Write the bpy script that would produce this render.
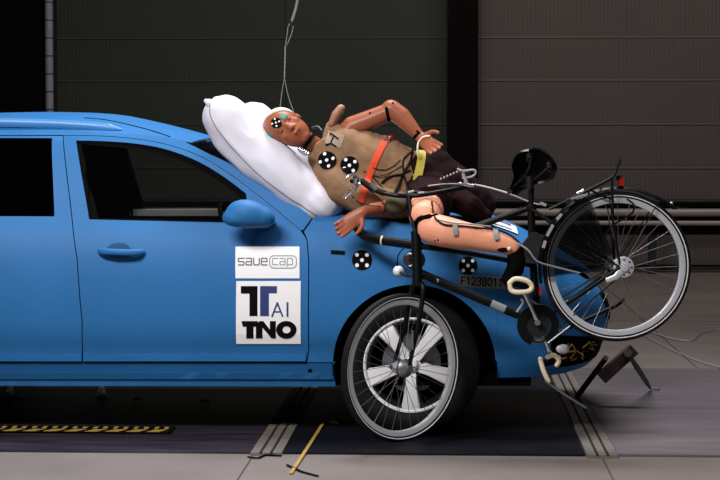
import bpy, bmesh, math, random
from mathutils import Vector, Matrix, geometry, noise
from mathutils.bvhtree import BVHTree
random.seed(7)
S = bpy.context.scene
for o in list(bpy.data.objects): bpy.data.objects.remove(o)
COL = S.collection
PI = math.pi
# ------------------------------------------------------------------ camera
cam_d = bpy.data.cameras.new('camera'); cam = bpy.data.objects.new('camera', cam_d); COL.objects.link(cam)
F = 1900.0
cam_d.sensor_width = 36; cam_d.lens = F/720*36; cam_d.clip_end = 200
cam.location = (0, -9.2, 1.40)
cam.rotation_euler = (PI/2 - math.atan(90/F), 0, math.atan(90/F))
S.camera = cam
CM = cam.rotation_euler.to_matrix(); CP = Vector(cam.location)
# ------------------------------------------------------------------ world, lights, exposure
w = bpy.data.worlds.new('hall_world'); S.world = w; w.use_nodes = True
w.node_tree.nodes['Background'].inputs[0].default_value = (0.55, 0.6, 0.7, 1)
w.node_tree.nodes['Background'].inputs[1].default_value = 0.10
def area(name, loc, target, sx, sy, power, color=(1, 1, 1), spread=180):
    d = bpy.data.lights.new(name, 'AREA'); d.shape = 'RECTANGLE'; d.size = sx; d.size_y = sy
    d.energy = power; d.color = color; d.spread = math.radians(spread)
    o = bpy.data.objects.new(name, d); COL.objects.link(o); o.location = loc
    o.rotation_euler = (Vector(target)-Vector(loc)).to_track_quat('-Z', 'Y').to_euler()
    return o
area('lamp_bank_front', (-2.6, -4.4, 4.4), (-1.0, 0.2, 0.9), 2.8, 1.0, 470, (1, 0.97, 0.95), 110)
area('lamp_bank_side', (2.6, -3.4, 4.8), (0.3, 0.0, 1.0), 1.6, 1.0, 40, (1, 0.95, 0.92), 110)
area('lamp_bank_top', (-0.3, 1.2, 5.4), (-0.4, 0.9, 0), 3.2, 1.6, 640, (0.97, 0.98, 1), 130)
area('lamp_bank_hall', (1.5, 7.5, 7.0), (1.0, 13.5, 2.0), 9.0, 2.0, 620, (1, 0.95, 0.92), 160)
S.view_settings.view_transform = 'Standard'; S.view_settings.look = 'None'
S.view_settings.gamma = 1; S.view_settings.use_curve_mapping = False
S.view_settings.exposure = -1.65
# ------------------------------------------------------------------ helpers
def P(px, py, Y):
    """the point of the photograph's pixel at depth plane y=Y"""
    d = CM @ Vector(((px-360)/F, -(py-240)/F, -1))
    t = (Y-CP.y)/d.y
    return CP + d*t
def lin(c):
    return tuple(((v/255)/12.92 if v <= 10 else ((v/255+0.055)/1.055)**2.4) for v in c)
def mat(name, c, rough=0.5, metal=0.0, var=0.0, vscale=8.0, bump=0.0, bscale=60.0, coat=0.0, alpha=None, emit=None, stretch=None, spec=None, c2=None):
    m = bpy.data.materials.new(name); m.use_nodes = True
    nt = m.node_tree; N = nt.nodes; L = nt.links; b = N['Principled BSDF']
    col = lin(c) + (1,)
    b.inputs['Base Color'].default_value = col
    b.inputs['Roughness'].default_value = rough; b.inputs['Metallic'].default_value = metal
    if coat: b.inputs['Coat Weight'].default_value = coat; b.inputs['Coat Roughness'].default_value = 0.12
    if spec is not None: b.inputs['Specular IOR Level'].default_value = spec
    if alpha is not None: b.inputs['Alpha'].default_value = alpha
    tc = N.new('ShaderNodeTexCoord'); src = tc.outputs['Object']
    if stretch:
        mp = N.new('ShaderNodeMapping'); mp.inputs['Scale'].default_value = stretch
        L.new(src, mp.inputs['Vector']); src = mp.outputs['Vector']
    if var or c2:
        n = N.new('ShaderNodeTexNoise'); n.inputs['Scale'].default_value = vscale; n.inputs['Detail'].default_value = 5
        L.new(src, n.inputs['Vector'])
        r = N.new('ShaderNodeValToRGB'); r.color_ramp.elements[0].position = 0.3; r.color_ramp.elements[1].position = 0.7
        if c2: r.color_ramp.elements[0].color = lin(c2)+(1,); r.color_ramp.elements[1].color = col
        else:
            r.color_ramp.elements[0].color = tuple(v*(1-var) for v in col[:3])+(1,)
            r.color_ramp.elements[1].color = tuple(min(1, v*(1+var)) for v in col[:3])+(1,)
        L.new(n.outputs['Fac'], r.inputs[0]); L.new(r.outputs[0], b.inputs['Base Color'])
    if bump:
        n2 = N.new('ShaderNodeTexNoise'); n2.inputs['Scale'].default_value = bscale; n2.inputs['Detail'].default_value = 4
        L.new(src, n2.inputs['Vector'])
        bp = N.new('ShaderNodeBump'); bp.inputs['Strength'].default_value = bump; bp.inputs['Distance'].default_value = 0.01
        L.new(n2.outputs['Fac'], bp.inputs['Height']); L.new(bp.outputs['Normal'], b.inputs['Normal'])
    if emit: b.inputs['Emission Color'].default_value = lin(emit)+(1,); b.inputs['Emission Strength'].default_value = 1
    return m
def root_loc(o):
    v = Vector((0, 0, 0))
    while o: v += Vector(o.location); o = o.parent
    return v
def tag(o, label=None, cat=None, group=None, kind=None):
    if label: o['label'] = label
    if cat: o['category'] = cat
    if group: o['group'] = group
    if kind: o['kind'] = kind
    return o
def thing(name, label, cat, loc=(0, 0, 0), group=None):
    o = bpy.data.objects.new(name, None); COL.objects.link(o); o.location = loc; o.empty_display_size = .1
    return tag(o, label, cat, group)
def link_mesh(name, me, parent=None, loc=None):
    o = bpy.data.objects.new(name, me); COL.objects.link(o)
    if parent: o.parent = parent
    if loc is not None: o.location = loc
    return o
class MB:
    def __init__(s): s.v = []; s.f = []
    def add(s, vs, fs):
        k = len(s.v); s.v += [Vector(v) for v in vs]; s.f += [tuple(i+k for i in f) for f in fs]; return s
    def box(s, c, size, rot=None, taper=1.0):
        c = Vector(c); R = rot or Matrix.Identity(3); x, y, z = (a/2 for a in size)
        vs = []
        for sz in (-1, 1):
            t = taper if sz > 0 else 1
            for a, b_ in ((-1, -1), (1, -1), (1, 1), (-1, 1)): vs.append(c + R @ Vector((a*x*t, b_*y*t, sz*z)))
        return s.add(vs, [(3, 2, 1, 0), (4, 5, 6, 7), (0, 1, 5, 4), (1, 2, 6, 5), (2, 3, 7, 6), (3, 0, 4, 7)])
    def bar(s, p0, p1, wd, ht, ref=(0, 1, 0)):
        """box between two points: wd along ref, ht across"""
        p0, p1 = Vector(p0), Vector(p1); d = (p1-p0); L = d.length; d.normalize()
        r = Vector(ref); r = (r-d*r.dot(d)).normalized(); u = d.cross(r)
        return s.box((p0+p1)/2, (L, wd, ht), Matrix((d, r, u)).transposed())
    def tube(s, pts, rad, n=10, cap='flat', ref=None, closed=False, sq=None):
        """rad: number, list of numbers or list of (ra, rb), ra lying along ref"""
        pts = [Vector(p) for p in pts]; m = len(pts)
        if not isinstance(rad, (list, tuple)): rad = [rad]*m
        rad = [(r, r) if not isinstance(r, (list, tuple)) else r for r in rad]
        T = []
        for i in range(m):
            if closed: d = pts[(i+1) % m]-pts[i-1]
            else: d = pts[min(i+1, m-1)]-pts[max(i-1, 0)]
            T.append(d.normalized())
        R = Vector(ref) if ref is not None else (Vector((0, 0, 1)) if abs(T[0].z) < .9 else Vector((1, 0, 0)))
        rings = []
        def ring(c, t, r, ra, rb):
            u = t.cross(r)
            return [c + r*(math.cos(a)*ra) + u*(math.sin(a)*rb) for a in (2*PI*k/n for k in range(n))]
        for i in range(m):
            base = Vector(ref) if ref is not None else R
            R = base - T[i]*base.dot(T[i])
            if R.length < 1e-4: R = T[i].orthogonal()
            R.normalize()
            ra, rb = rad[i]
            if cap == 'round' and not closed and i == 0:
                for q in (80, 55, 28):
                    a = math.radians(q); rings.append(ring(pts[0]-T[0]*math.sin(a)*min(ra, rb), T[0], R, ra*math.cos(a), rb*math.cos(a)))
            rings.append(ring(pts[i], T[i], R, ra, rb))
            if cap == 'round' and not closed and i == m-1:
                for q in (28, 55, 80):
                    a = math.radians(q); rings.append(ring(pts[-1]+T[-1]*math.sin(a)*min(ra, rb), T[-1], R, ra*math.cos(a), rb*math.cos(a)))
        vs = [v for r in rings for v in r]; K = len(rings); fs = []
        for i in range(K if closed else K-1):
            j = (i+1) % K
            for k in range(n): fs.append((i*n+k, j*n+k, j*n+(k+1) % n, i*n+(k+1) % n)[::-1])
        if not closed: fs.append(tuple(range(n))); fs.append(tuple((K-1)*n+k for k in range(n))[::-1])
        return s.add(vs, fs)
    def cyl(s, p0, p1, r0, r1=None, n=16): return s.tube([p0, p1], [r0, r0 if r1 is None else r1], n)
    def lathe(s, prof, o, axis, n=40, closed=False):
        """prof: (radius, distance along axis)"""
        o, a = Vector(o), Vector(axis).normalized(); u = a.orthogonal().normalized(); v = a.cross(u)
        vs = []; K = len(prof)
        for r, h in prof:
            for k in range(n):
                q = 2*PI*k/n; vs.append(o + a*h + (u*math.cos(q)+v*math.sin(q))*r)
        fs = []
        for i in range(K if closed else K-1):
            j = (i+1) % K
            for k in range(n): fs.append((i*n+k, i*n+(k+1) % n, j*n+(k+1) % n, j*n+k))
        return s.add(vs, fs)
    def ell(s, c, ax, n=16, m=10):
        c = Vector(c); A = [Vector(a) for a in ax]; vs = []; fs = []
        for i in range(1, m):
            t = PI*i/m
            for k in range(n):
                q = 2*PI*k/n; vs.append(c + A[0]*math.sin(t)*math.cos(q) + A[1]*math.sin(t)*math.sin(q) + A[2]*math.cos(t))
        for i in range(m-2):
            for k in range(n): fs.append((i*n+k, (i+1)*n+k, (i+1)*n+(k+1) % n, i*n+(k+1) % n))
        a, b_ = len(vs), len(vs)+1; vs += [c+A[2], c-A[2]]
        for k in range(n):
            fs.append((a, k, (k+1) % n)); fs.append((b_, (m-2)*n+(k+1) % n, (m-2)*n+k))
        return s.add(vs, fs)
    def sph(s, c, r, n=14, m=8): return s.ell(c, ((r, 0, 0), (0, r, 0), (0, 0, r)), n, m)
    def grid(s, fn, nu, nv, thick=None):
        vs = [fn(i/nu, j/nv) for i in range(nu+1) for j in range(nv+1)]
        fs = [(i*(nv+1)+j, (i+1)*(nv+1)+j, (i+1)*(nv+1)+j+1, i*(nv+1)+j+1) for i in range(nu) for j in range(nv)]
        if thick:
            K = len(vs); t = Vector(thick); vs2 = vs+[Vector(v)+t for v in vs]; fs2 = fs+[tuple(i+K for i in f)[::-1] for f in fs]
            bd = [(i*(nv+1), (i+1)*(nv+1)) for i in range(nu)][::-1]
            def idx(i, j): return i*(nv+1)+j
            loop = [idx(i, 0) for i in range(nu+1)]+[idx(nu, j) for j in range(1, nv+1)]+[idx(i, nv) for i in range(nu-1, -1, -1)]+[idx(0, j) for j in range(nv-1, 0, -1)]
            for a, b_ in zip(loop, loop[1:]+loop[:1]): fs2.append((b_, a, a+K, b_+K))
            return s.add(vs2, fs2)
        return s.add(vs, fs)
    def build(s, name, m, parent=None, smooth=True, ang=40, label=None, fix=True, kind=None, org=None):
        off = root_loc(parent) if parent else Vector((0, 0, 0))
        loc = Vector((0, 0, 0))
        if org is not None: loc = Vector(org)-off; off = Vector(org)
        me = bpy.data.meshes.new(name)
        me.from_pydata([v-off for v in s.v], [], s.f); me.update()
        if fix:
            b = bmesh.new(); b.from_mesh(me); bmesh.ops.recalc_face_normals(b, faces=b.faces); b.to_mesh(me); b.free()
        me.materials.append(m)
        if smooth:
            me.shade_smooth()
            try: me.set_sharp_from_angle(angle=math.radians(ang))
            except Exception: pass
        o = link_mesh(name, me, parent, loc)
        if label: o['label'] = label
        if kind: o['kind'] = kind
        return o
def spline(pts, k=6, closed=False):
    pts = [Vector(p) for p in pts]; out = []; n = len(pts)
    for i in range(n if closed else n-1):
        if closed: p0, p1, p2, p3 = pts[i-1], pts[i], pts[(i+1) % n], pts[(i+2) % n]
        else: p0, p1, p2, p3 = pts[max(i-1, 0)], pts[i], pts[i+1], pts[min(i+2, n-1)]
        for j in range(k):
            t = j/k; out.append(0.5*((2*p1)+(p2-p0)*t+(2*p0-5*p1+4*p2-p3)*t*t+(3*p1-p0-3*p2+p3)*t**3))
    if not closed: out.append(pts[-1])
    return out
def PP(lst, Y=None):
    return [P(p[0], p[1], (p[2] if len(p) > 2 else Y)) for p in lst]
def wire(pts, r=0.003, n=6, k=6): return MB().tube(spline(pts, k), r, n)
def interp(x, K):
    if x <= K[0][0]: return K[0][1]
    for (a, b), (c, d) in zip(K, K[1:]):
        if x <= c:
            t = (x-a)/(c-a); return b+(d-b)*t
    return K[-1][1]
def sinterp(x, K):
    xs = [k[0] for k in K]
    if x <= xs[0]: return K[0][1]
    if x >= xs[-1]: return K[-1][1]
    for i in range(len(K)-1):
        if x <= xs[i+1]:
            def sl(j):
                if j <= 0: return (K[1][1]-K[0][1])/(xs[1]-xs[0])
                if j >= len(K)-1: return (K[-1][1]-K[-2][1])/(xs[-1]-xs[-2])
                return (K[j+1][1]-K[j-1][1])/(xs[j+1]-xs[j-1])
            h = xs[i+1]-xs[i]; t = (x-xs[i])/h
            return (2*t**3-3*t*t+1)*K[i][1]+(t**3-2*t*t+t)*h*sl(i)+(-2*t**3+3*t*t)*K[i+1][1]+(t**3-t*t)*h*sl(i+1)
def inside(p, poly):
    c = False; n = len(poly)
    for i in range(n):
        a, b = poly[i], poly[i-1]
        if (a[1] > p[1]) != (b[1] > p[1]) and p[0] < (b[0]-a[0])*(p[1]-a[1])/(b[1]-a[1])+a[0]: c = not c
    return c
def dens(poly, step):
    out = []
    for a, b in zip(poly, poly[1:]+poly[:1]):
        L = math.hypot(b[0]-a[0], b[1]-a[1]); k = max(1, int(L/step))
        for i in range(k): out.append((a[0]+(b[0]-a[0])*i/k, a[1]+(b[1]-a[1])*i/k))
    return out
def cdt(poly, holes=(), step=0.04, grid=True):
    loops = [dens(poly, step)]+[dens(h, step) for h in holes]
    vs = []; es = []
    for lp in loops:
        k = len(vs); vs += [Vector(p) for p in lp]; es += [(k+i, k+(i+1) % len(lp)) for i in range(len(lp))]
    if grid:
        xs = [p[0] for p in loops[0]]; zs = [p[1] for p in loops[0]]
        gx = math.floor(min(xs)/step)*step
        while gx < max(xs):
            gz = math.floor(min(zs)/step)*step
            while gz < max(zs):
                if inside((gx, gz), loops[0]) and not any(inside((gx, gz), h) for h in loops[1:]):
                    if all((gx-p[0])**2+(gz-p[1])**2 > (step*.45)**2 for lp in loops for p in lp): vs.append(Vector((gx, gz)))
                gz += step
            gx += step
    r = geometry.delaunay_2d_cdt(vs, es, [], 0, 1e-5)
    V = [(v[0], v[1]) for v in r[0]]; T = []
    for t in r[2]:
        c = (sum(V[i][0] for i in t)/3, sum(V[i][1] for i in t)/3)
        if inside(c, loops[0]) and not any(inside(c, h) for h in loops[1:]): T.append(tuple(t))
    return V, T
def realize(o):
    bpy.context.view_layer.update()
    dg = bpy.context.evaluated_depsgraph_get()
    me = bpy.data.meshes.new_from_object(o.evaluated_get(dg)); o.modifiers.clear(); o.data = me; return o
def blob(name, mb, voxel, m, parent, sm=4, disp=None):
    o = mb.build(name, m, parent)
    r = o.modifiers.new('r', 'REMESH'); r.mode = 'VOXEL'; r.voxel_size = voxel; r.use_smooth_shade = True
    if sm:
        q = o.modifiers.new('s', 'SMOOTH'); q.iterations = sm; q.factor = 0.6
    realize(o)
    if disp:
        off = root_loc(parent) if parent else Vector((0, 0, 0))
        ns = [v.normal.copy() for v in o.data.vertices]
        for v, n in zip(o.data.vertices, ns): v.co = v.co + disp(v.co+off, n)
        o.data.update()
    o.data.materials.clear(); o.data.materials.append(m); o.data.shade_smooth()
    return o
# ------------------------------------------------------------------ materials
M = {}
M['blue'] = mat('car_blue_foil', (40, 104, 162), 0.55, 0, 0.06, 3, 0.05, 14, spec=.2)
M['blue2'] = mat('rail_blue', (62, 128, 190), 0.4, 0, 0.04, 5)
M['black'] = mat('black_plastic', (4, 4, 5), 0.8, 0, 0.1, 20, spec=.05)
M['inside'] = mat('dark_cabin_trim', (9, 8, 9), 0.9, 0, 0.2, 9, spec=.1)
M['cabin_grey'] = mat('grey_sill_trim', (210, 208, 204), 0.5)
M['seat'] = mat('seat_fabric', (150, 155, 130), 0.9, 0, 0.3, 20, 0.2, 200)
M['tyre'] = mat('tyre_rubber', (10, 10, 12), 0.7, 0, 0.1, 30, 0.1, 200, spec=.25)
M['alloy'] = mat('alloy_silver', (240, 240, 245), 0.35, 0.15, 0.03, 20)
M['disc'] = mat('brake_steel', (130, 132, 138), 0.4, 0.8, 0.1, 30)
M['white'] = mat('sticker_white', (238, 236, 240), 0.5)
M['ink'] = mat('black_ink', (9, 7, 10), 0.8, spec=.08)
M['navy'] = mat('navy_ink', (30, 48, 110), 0.6)
M['greyink'] = mat('grey_ink', (95, 100, 108), 0.6)
M['greenink'] = mat('grey_green_ink', (120, 148, 138), 0.6)
M['label_grey'] = mat('grey_label', (112, 114, 122), 0.6)
M['bag'] = mat('airbag_fabric', (212, 210, 222), 0.75, 0, 0.03, 5, 0.25, 9)
M['thread'] = mat('grey_thread', (120, 118, 128), 0.8)
M['skin'] = mat('dummy_vinyl_skin', (148, 84, 60), 0.38, 0, 0.10, 9, 0.05, 30, spec=.25)
M['leg'] = mat('dummy_leg_vinyl', (226, 152, 122), 0.5, 0, 0.05, 9, spec=.35)
M['tan'] = mat('tan_suit', (132, 102, 76), 0.85, 0, 0.16, 7, 0.6, 16, spec=.2)
M['olive'] = mat('olive_pouch', (74, 66, 42), 0.85, 0, 0.2, 12)
M['shorts'] = mat('dark_maroon_cloth', (27, 8, 11), 0.9, 0, 0.15, 10, 0.5, 18, spec=.1)
M['yellow'] = mat('yellow_belt', (176, 156, 52), 0.7, 0, 0.1, 20)
M['orange'] = mat('orange_strap', (226, 72, 34), 0.6, 0, 0.08, 40)
M['green'] = mat('green_paint', (38, 128, 104), 0.6)
M['cream'] = mat('cream_rubber', (222, 208, 178), 0.6, 0, 0.06, 30)
M['bike'] = mat('black_enamel', (5, 5, 6), 0.45, 0, 0.05, 10, spec=.2)
M['chrome'] = mat('chrome', (205, 208, 215), 0.22, 0.9)
M['steel2'] = mat('dull_spoke_steel', (96, 90, 92), 0.45, 0.5)
M['steel'] = mat('spoke_steel', (150, 144, 144), 0.35, 0.7)
M['rim'] = mat('aluminium_rim', (200, 202, 208), 0.35, 0.3, 0.05, 20)
M['reflective'] = mat('reflective_stripe', (225, 228, 232), 0.4)
M['red'] = mat('red_reflector', (150, 26, 20), 0.25, 0, coat=0.5)
M['cable'] = mat('black_cable', (8, 7, 8), 0.6, spec=.2)
M['gcable'] = mat('grey_cable', (150, 148, 150), 0.4)
M['tape'] = mat('grey_tape', (128, 132, 136), 0.6)
M['rust'] = mat('rusty_steel', (78, 58, 52), 0.7, 0.1, 0, 14, 0.3, 40, c2=(50, 42, 40))
M['darksteel'] = mat('dark_steel', (26, 26, 29), 0.5, 0.3, 0.15, 30)
M['amber'] = mat('amber_wiring', (150, 120, 50), 0.6)
M['rope'] = mat('pale_cord', (118, 120, 120), 0.7)
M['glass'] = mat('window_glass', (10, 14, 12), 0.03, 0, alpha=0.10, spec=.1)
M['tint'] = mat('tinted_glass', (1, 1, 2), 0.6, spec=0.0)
M['guard'] = mat('coat_guard_mesh', (4, 4, 6), 0.7, 0, alpha=0.5, spec=.05)

# ------------------------------------------------------------------ the hall
def ribbed(name, c, c2):
    m = bpy.data.materials.new(name); m.use_nodes = True; nt = m.node_tree; N = nt.nodes; L = nt.links; b = N['Principled BSDF']
    b.inputs['Roughness'].default_value = 0.85
    tc = N.new('ShaderNodeTexCoord')
    wv = N.new('ShaderNodeTexWave'); wv.inputs['Scale'].default_value = 7.0; wv.inputs['Distortion'].default_value = 0.3; wv.inputs['Detail'].default_value = 1
    L.new(tc.outputs['Object'], wv.inputs['Vector'])
    n = N.new('ShaderNodeTexNoise'); n.inputs['Scale'].default_value = 1.3; n.inputs['Detail'].default_value = 6
    L.new(tc.outputs['Object'], n.inputs['Vector'])
    ad = N.new('ShaderNodeMix'); ad.inputs[0].default_value = 0.45; L.new(n.outputs['Fac'], ad.inputs[2]); L.new(wv.outputs['Fac'], ad.inputs[3])
    r = N.new('ShaderNodeValToRGB'); r.color_ramp.elements[0].position = 0.2; r.color_ramp.elements[1].position = 0.8
    r.color_ramp.elements[0].color = lin(c2)+(1,); r.color_ramp.elements[1].color = lin(c)+(1,)
    L.new(ad.outputs[0], r.inputs[0]); L.new(r.outputs[0], b.inputs['Base Color'])
    bp = N.new('ShaderNodeBump'); bp.inputs['Strength'].default_value = 0.15; bp.inputs['Distance'].default_value = 0.02
    L.new(wv.outputs['Fac'], bp.inputs['Height']); L.new(bp.outputs['Normal'], b.inputs['Normal'])
    return m
M['panel_g'] = ribbed('ribbed_panel_green_grey', (56, 59, 49), (46, 49, 42))
M['panel_w'] = ribbed('ribbed_panel_warm_grey', (88, 80, 76), (76, 68, 65))
M['pole'] = mat('grey_pole', (150, 152, 160), 0.6, 0, 0.1, 10)
M['column'] = mat('black_column', (12, 6, 7), 0.9, spec=.1)
M['hallwall'] = mat('dark_wall', (84, 80, 76), 0.9)
M['barrier'] = mat('galvanised_barrier', (150, 140, 134), 0.45, 0.3, 0.1, 4)
M['concrete'] = mat('hall_concrete', (134, 123, 118), 0.45, 0, 0, 1.4, 0.05, 60, c2=(116, 106, 102))
M['plate_dark'] = mat('dark_floor_plate', (20, 22, 32), 0.4, 0.0, 0, 1.2, 0.04, 30, stretch=(1, 3, 1), c2=(10, 11, 18), spec=.25)
M['plate_mid'] = mat('grey_floor_plate', (108, 99, 102), 0.5, 0.0, 0, 2.2, 0.05, 40, stretch=(.6, 3, 1), c2=(86, 79, 84))
M['plate_left'] = mat('violet_grey_floor_plate', (64, 56, 68), 0.35, 0.0, 0, 3.0, 0.05, 30, stretch=(.8, 4, 1), c2=(30, 26, 36))
M['rail_strip'] = mat('worn_rail_steel', (112, 104, 98), 0.6, 0.1, 0.12, 12)
M['slot'] = mat('slot_black', (10, 10, 12), 0.9)
M['jointc'] = mat('floor_joint', (72, 65, 62), 0.8)
M['tape_y'] = mat('yellow_tape', (172, 138, 62), 0.7, 0, 0.12, 30)

WY = 13.2      # face of the back wall
fl = MB().box((0, 4, -0.06), (30, 34, 0.1)).build('floor', M['concrete'], smooth=False); fl['kind'] = 'structure'
FX = [(-6.0, -3.4, 'plate_left'), (-3.38, -0.92, 'plate_left'), (-0.77, 0.625, 'plate_dark'), (0.775, 1.72, 'plate_mid'), (1.80, 5.0, 'plate_mid')]
for x0, x1, mm in FX:
    for y0, y1 in ((-0.47, 0.655), (0.66, 1.30), (1.307, 3.02)):
        if x0 > 1.75 : continue
        MB().box(((x0+x1)/2, (y0+y1)/2, -0.006), (x1-x0, y1-y0, 0.012+random.uniform(0, .001))).build('plate', M[mm], fl, smooth=False)
for x0, x1 in ((-0.917, -0.773), (0.63, 0.77), (1.725, 1.86)):
    MB().box(((x0+x1)/2, 1.25, -0.004), (x1-x0, 3.55, 0.02)).build('rail', M['rail_strip'], fl, smooth=False)
    for q in (0.33, 0.67):
        MB().box((x0+(x1-x0)*q, 1.25, 0.0072), (0.011, 3.56, 0.004)).build('slot', M['slot'], fl, smooth=False)
# joints in the concrete in front of the plates
for a, b_ in (((-0.905, -0.5), (-0.905, -6.0)), ((0.7, -0.5), (0.7, -6.0)), ((1.6, 3.05), (1.6, 12.9)), ((-5.9, 6.5), (9, 6.5))):
    MB().bar((a[0], a[1], -0.0085), (b_[0], b_[1], -0.0085), 0.007, 0.003, (0, 0, 1) if False else ((1, 0, 0) if a[0] == b_[0] else (0, 1, 0))).build('joint', M['jointc'], fl, smooth=False)

wl = MB().box((0, WY+0.3, 3.0), (30, 0.3, 6.2)).build('wall_back', M['hallwall'], smooth=False); wl['kind'] = 'structure'
zs_ = [0.05, 0.66, 1.19, 1.704, 2.218, 2.72, 3.24, 3.76, 4.3]
def wall_x(px): return P(px, 150, WY).x
bays = [(-11.0, wall_x(-60), 'panel_g'), (wall_x(57), wall_x(285), 'panel_g'), (wall_x(285)+.006, wall_x(447), 'panel_g'), (wall_x(478), wall_x(478)+4.4, 'panel_w'), (wall_x(478)+4.41, 11.0, 'panel_w')]
for x0, x1, mm in bays:
    for z0, z1 in zip(zs_, zs_[1:]):
        MB().box(((x0+x1)/2, WY+0.09, (z0+z1)/2), (x1-x0, 0.10+random.uniform(0, .012), z1-z0-0.009)).build('panel', M[mm], wl, smooth=False)
M['strip'] = mat('panel_joint_strip', (104, 98, 92), 0.8)
for x0, x1, mm in bays:
    for z in zs_[1:-1]:
        MB().box(((x0+x1)/2, WY+0.03, z), (x1-x0, 0.012, 0.014)).build('joint_strip', M['strip'] if mm == 'panel_w' else mat('green_joint_strip', (66, 68, 60), .8) if 'gs' not in M else M['gs'], wl, smooth=False)
def structure(o): o['kind'] = 'structure'; return o
structure(MB().box((wall_x(462.5), WY-0.15, 3.0), (0.335, 0.3, 6.0)).build('trim_1', M['column'], smooth=False))
structure(MB().box((wall_x(8), WY-0.05, 3.0), (0.9, 0.35, 6.0)).build('trim_2', M['column'], smooth=False))
pl = structure(MB().cyl((wall_x(52), WY-0.12, 0), (wall_x(52), WY-0.12, 6.0), 0.048).build('trim_3', M['pole']))
for k in range(22):
    z = 1.45+k*0.21
    MB().cyl((wall_x(52), WY-0.12, z), (wall_x(52), WY-0.12, z+0.012), 0.051).build('band', M['darksteel'], pl)
# crash barrier before the wall
gr = thing('guard_rail', 'long grey metal guard rail running along the foot of the hall wall', 'guard rail', (3.0, WY-0.75, 0))
def beam(z, r, name, m, y=WY-0.8): MB().tube([(-11, y, z), (11.5, y, z)], [(r, r*.8)]*2, 12).build(name, m, gr)
beam(0.695, 0.045, 'rail', M['barrier']); beam(0.575, 0.028, 'rail', M['barrier']); beam(0.82, 0.02, 'rail', M['darksteel'])
MB().box((0.25, WY-0.72, 0.64), (22.4, 0.04, 0.40)).build('back_plate', M['column'], gr, smooth=False)
for k in range(11):
    MB().box((-10+k*2.05, WY-0.66, 0.40), (0.09, 0.08, 0.82)).build('post', M['darksteel'], gr, smooth=False)

# things on the floor
HY = P(86, 150, 0).y
def hzp(x, dy): return Vector((x, .135+.012*x*-1*0+dy, 0))
hz = thing('hazard_strip', 'yellow and black striped marking strip lying on the dark floor plates beside the car', 'floor marking', (-2.2, 0.12, 0.008))
MB().box((-2.4, 0.15, 0.0085), (2.05, 0.20, 0.003)).build('base_strip', M['ink'], hz, smooth=False)
for k in range(19):
    x = -3.34+k*0.1025
    a = [(x, .06), (x+.065, .06), (x+.10, .135), (x+.035, .135)]
    MB().add([(p, q_, .0105) for p, q_ in a]+[(p, q_, .012) for p, q_ in a], [(3, 2, 1, 0), (4, 5, 6, 7), (0, 1, 5, 4), (1, 2, 6, 5), (2, 3, 7, 6), (3, 0, 4, 7)]).build('stripe', M['tape_y'], hz, smooth=False)
    for q0 in (.012, .062):
        MB().box((x+.02+q0, .195, .0112), (.022, .05, .002)).build('dash', M['tape_y'], hz, smooth=False)
tag(MB().bar((-0.64, 0.52, 0.009), (-0.688, -1.02, -0.004), 0.016, 0.004, (1, 0, 0)).build('floor_tape', M['tape_y'], smooth=False),
    'thin yellow tape line running across the edge of the dark plates toward the viewer', 'tape')
def gp(px, py):          # ground point under a pixel
    d = CM @ Vector(((px-360)/F, -(py-240)/F, -1)); t = -CP.z/d.z; return CP+d*t
def gl(lst, z=0.006): return [Vector((gp(a, b).x, gp(a, b).y, z)) for a, b in lst]
tag(wire(gl([(735, 330), (716, 330), (700, 334), (690, 341), (668, 338), (645, 330)]), 0.0045).build('floor_cable', M['gcable']),
    'thin pale cable curling over the grey floor behind the rear bicycle wheel', 'cable')
tag(wire(gl([(640, 333), (665, 347), (700, 362), (740, 372)]), 0.0035).build('floor_cable', M['gcable']),
    'thin pale cable lying straight across the floor toward the right edge', 'cable')
for pts, lb in (([(287, 464), (296, 468), (303, 471), (318, 475)], 'dark scuffed strip of rubber on the pale floor beside the yellow tape'),
                ([(248, 456), (258, 457), (266, 454), (281, 455)], 'dark rubber scrap at the end of the left slotted rail')):
    tag(MB().tube(spline(gl(pts, -0.004)), [(0.006, 0.004)]*19, 8, ref=(0, 1, 0)).build('rubber_scrap', M['ink']), lb, 'debris')
for i, (px, py, s_, lb) in enumerate(((344, 418, .035, 'small pale fleck on the dark plates left of the front wheels'), (334, 425, .022, 'tiny pale fleck next to the yellow tape'),
                         (137, 402, .02, 'tiny pale fleck under the middle of the car door'), (205, 404, .022, 'tiny pale fleck under the front door by the lettered stickers'), (288, 416, .022, 'pale fleck near the left slotted rail'))):
    c = gp(px, py); tag(MB().tube([c+Vector((-s_, 0, .012)), c+Vector((0, .01, .02)), c+Vector((s_, 0, .012))], [(.006, .01), (.009, .014), (.004, .009)], 6).build('pale_fleck', M['gcable']), lb, 'debris')  # small pale flecks, short flattened pieces on the floor plates
# parts of a bracket under the car, far left
for px, lb in ((10, 'small silver bracket under the car at the left edge'), (102, 'small bluish metal tab hanging in the dark under the car')):
    c = gp(px, 398)
    t = thing('metal_bracket', lb, 'bracket', (c.x, c.y, 0.008))
    MB().box((c.x, c.y, .014), (.16 if px < 50 else .07, .06, .012)).build('foot', M['chrome'], t, smooth=False)
    MB().box((c.x, c.y, .05), (.05, .01, .07), taper=.5).build('tab', M['chrome'], t, smooth=False)

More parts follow.
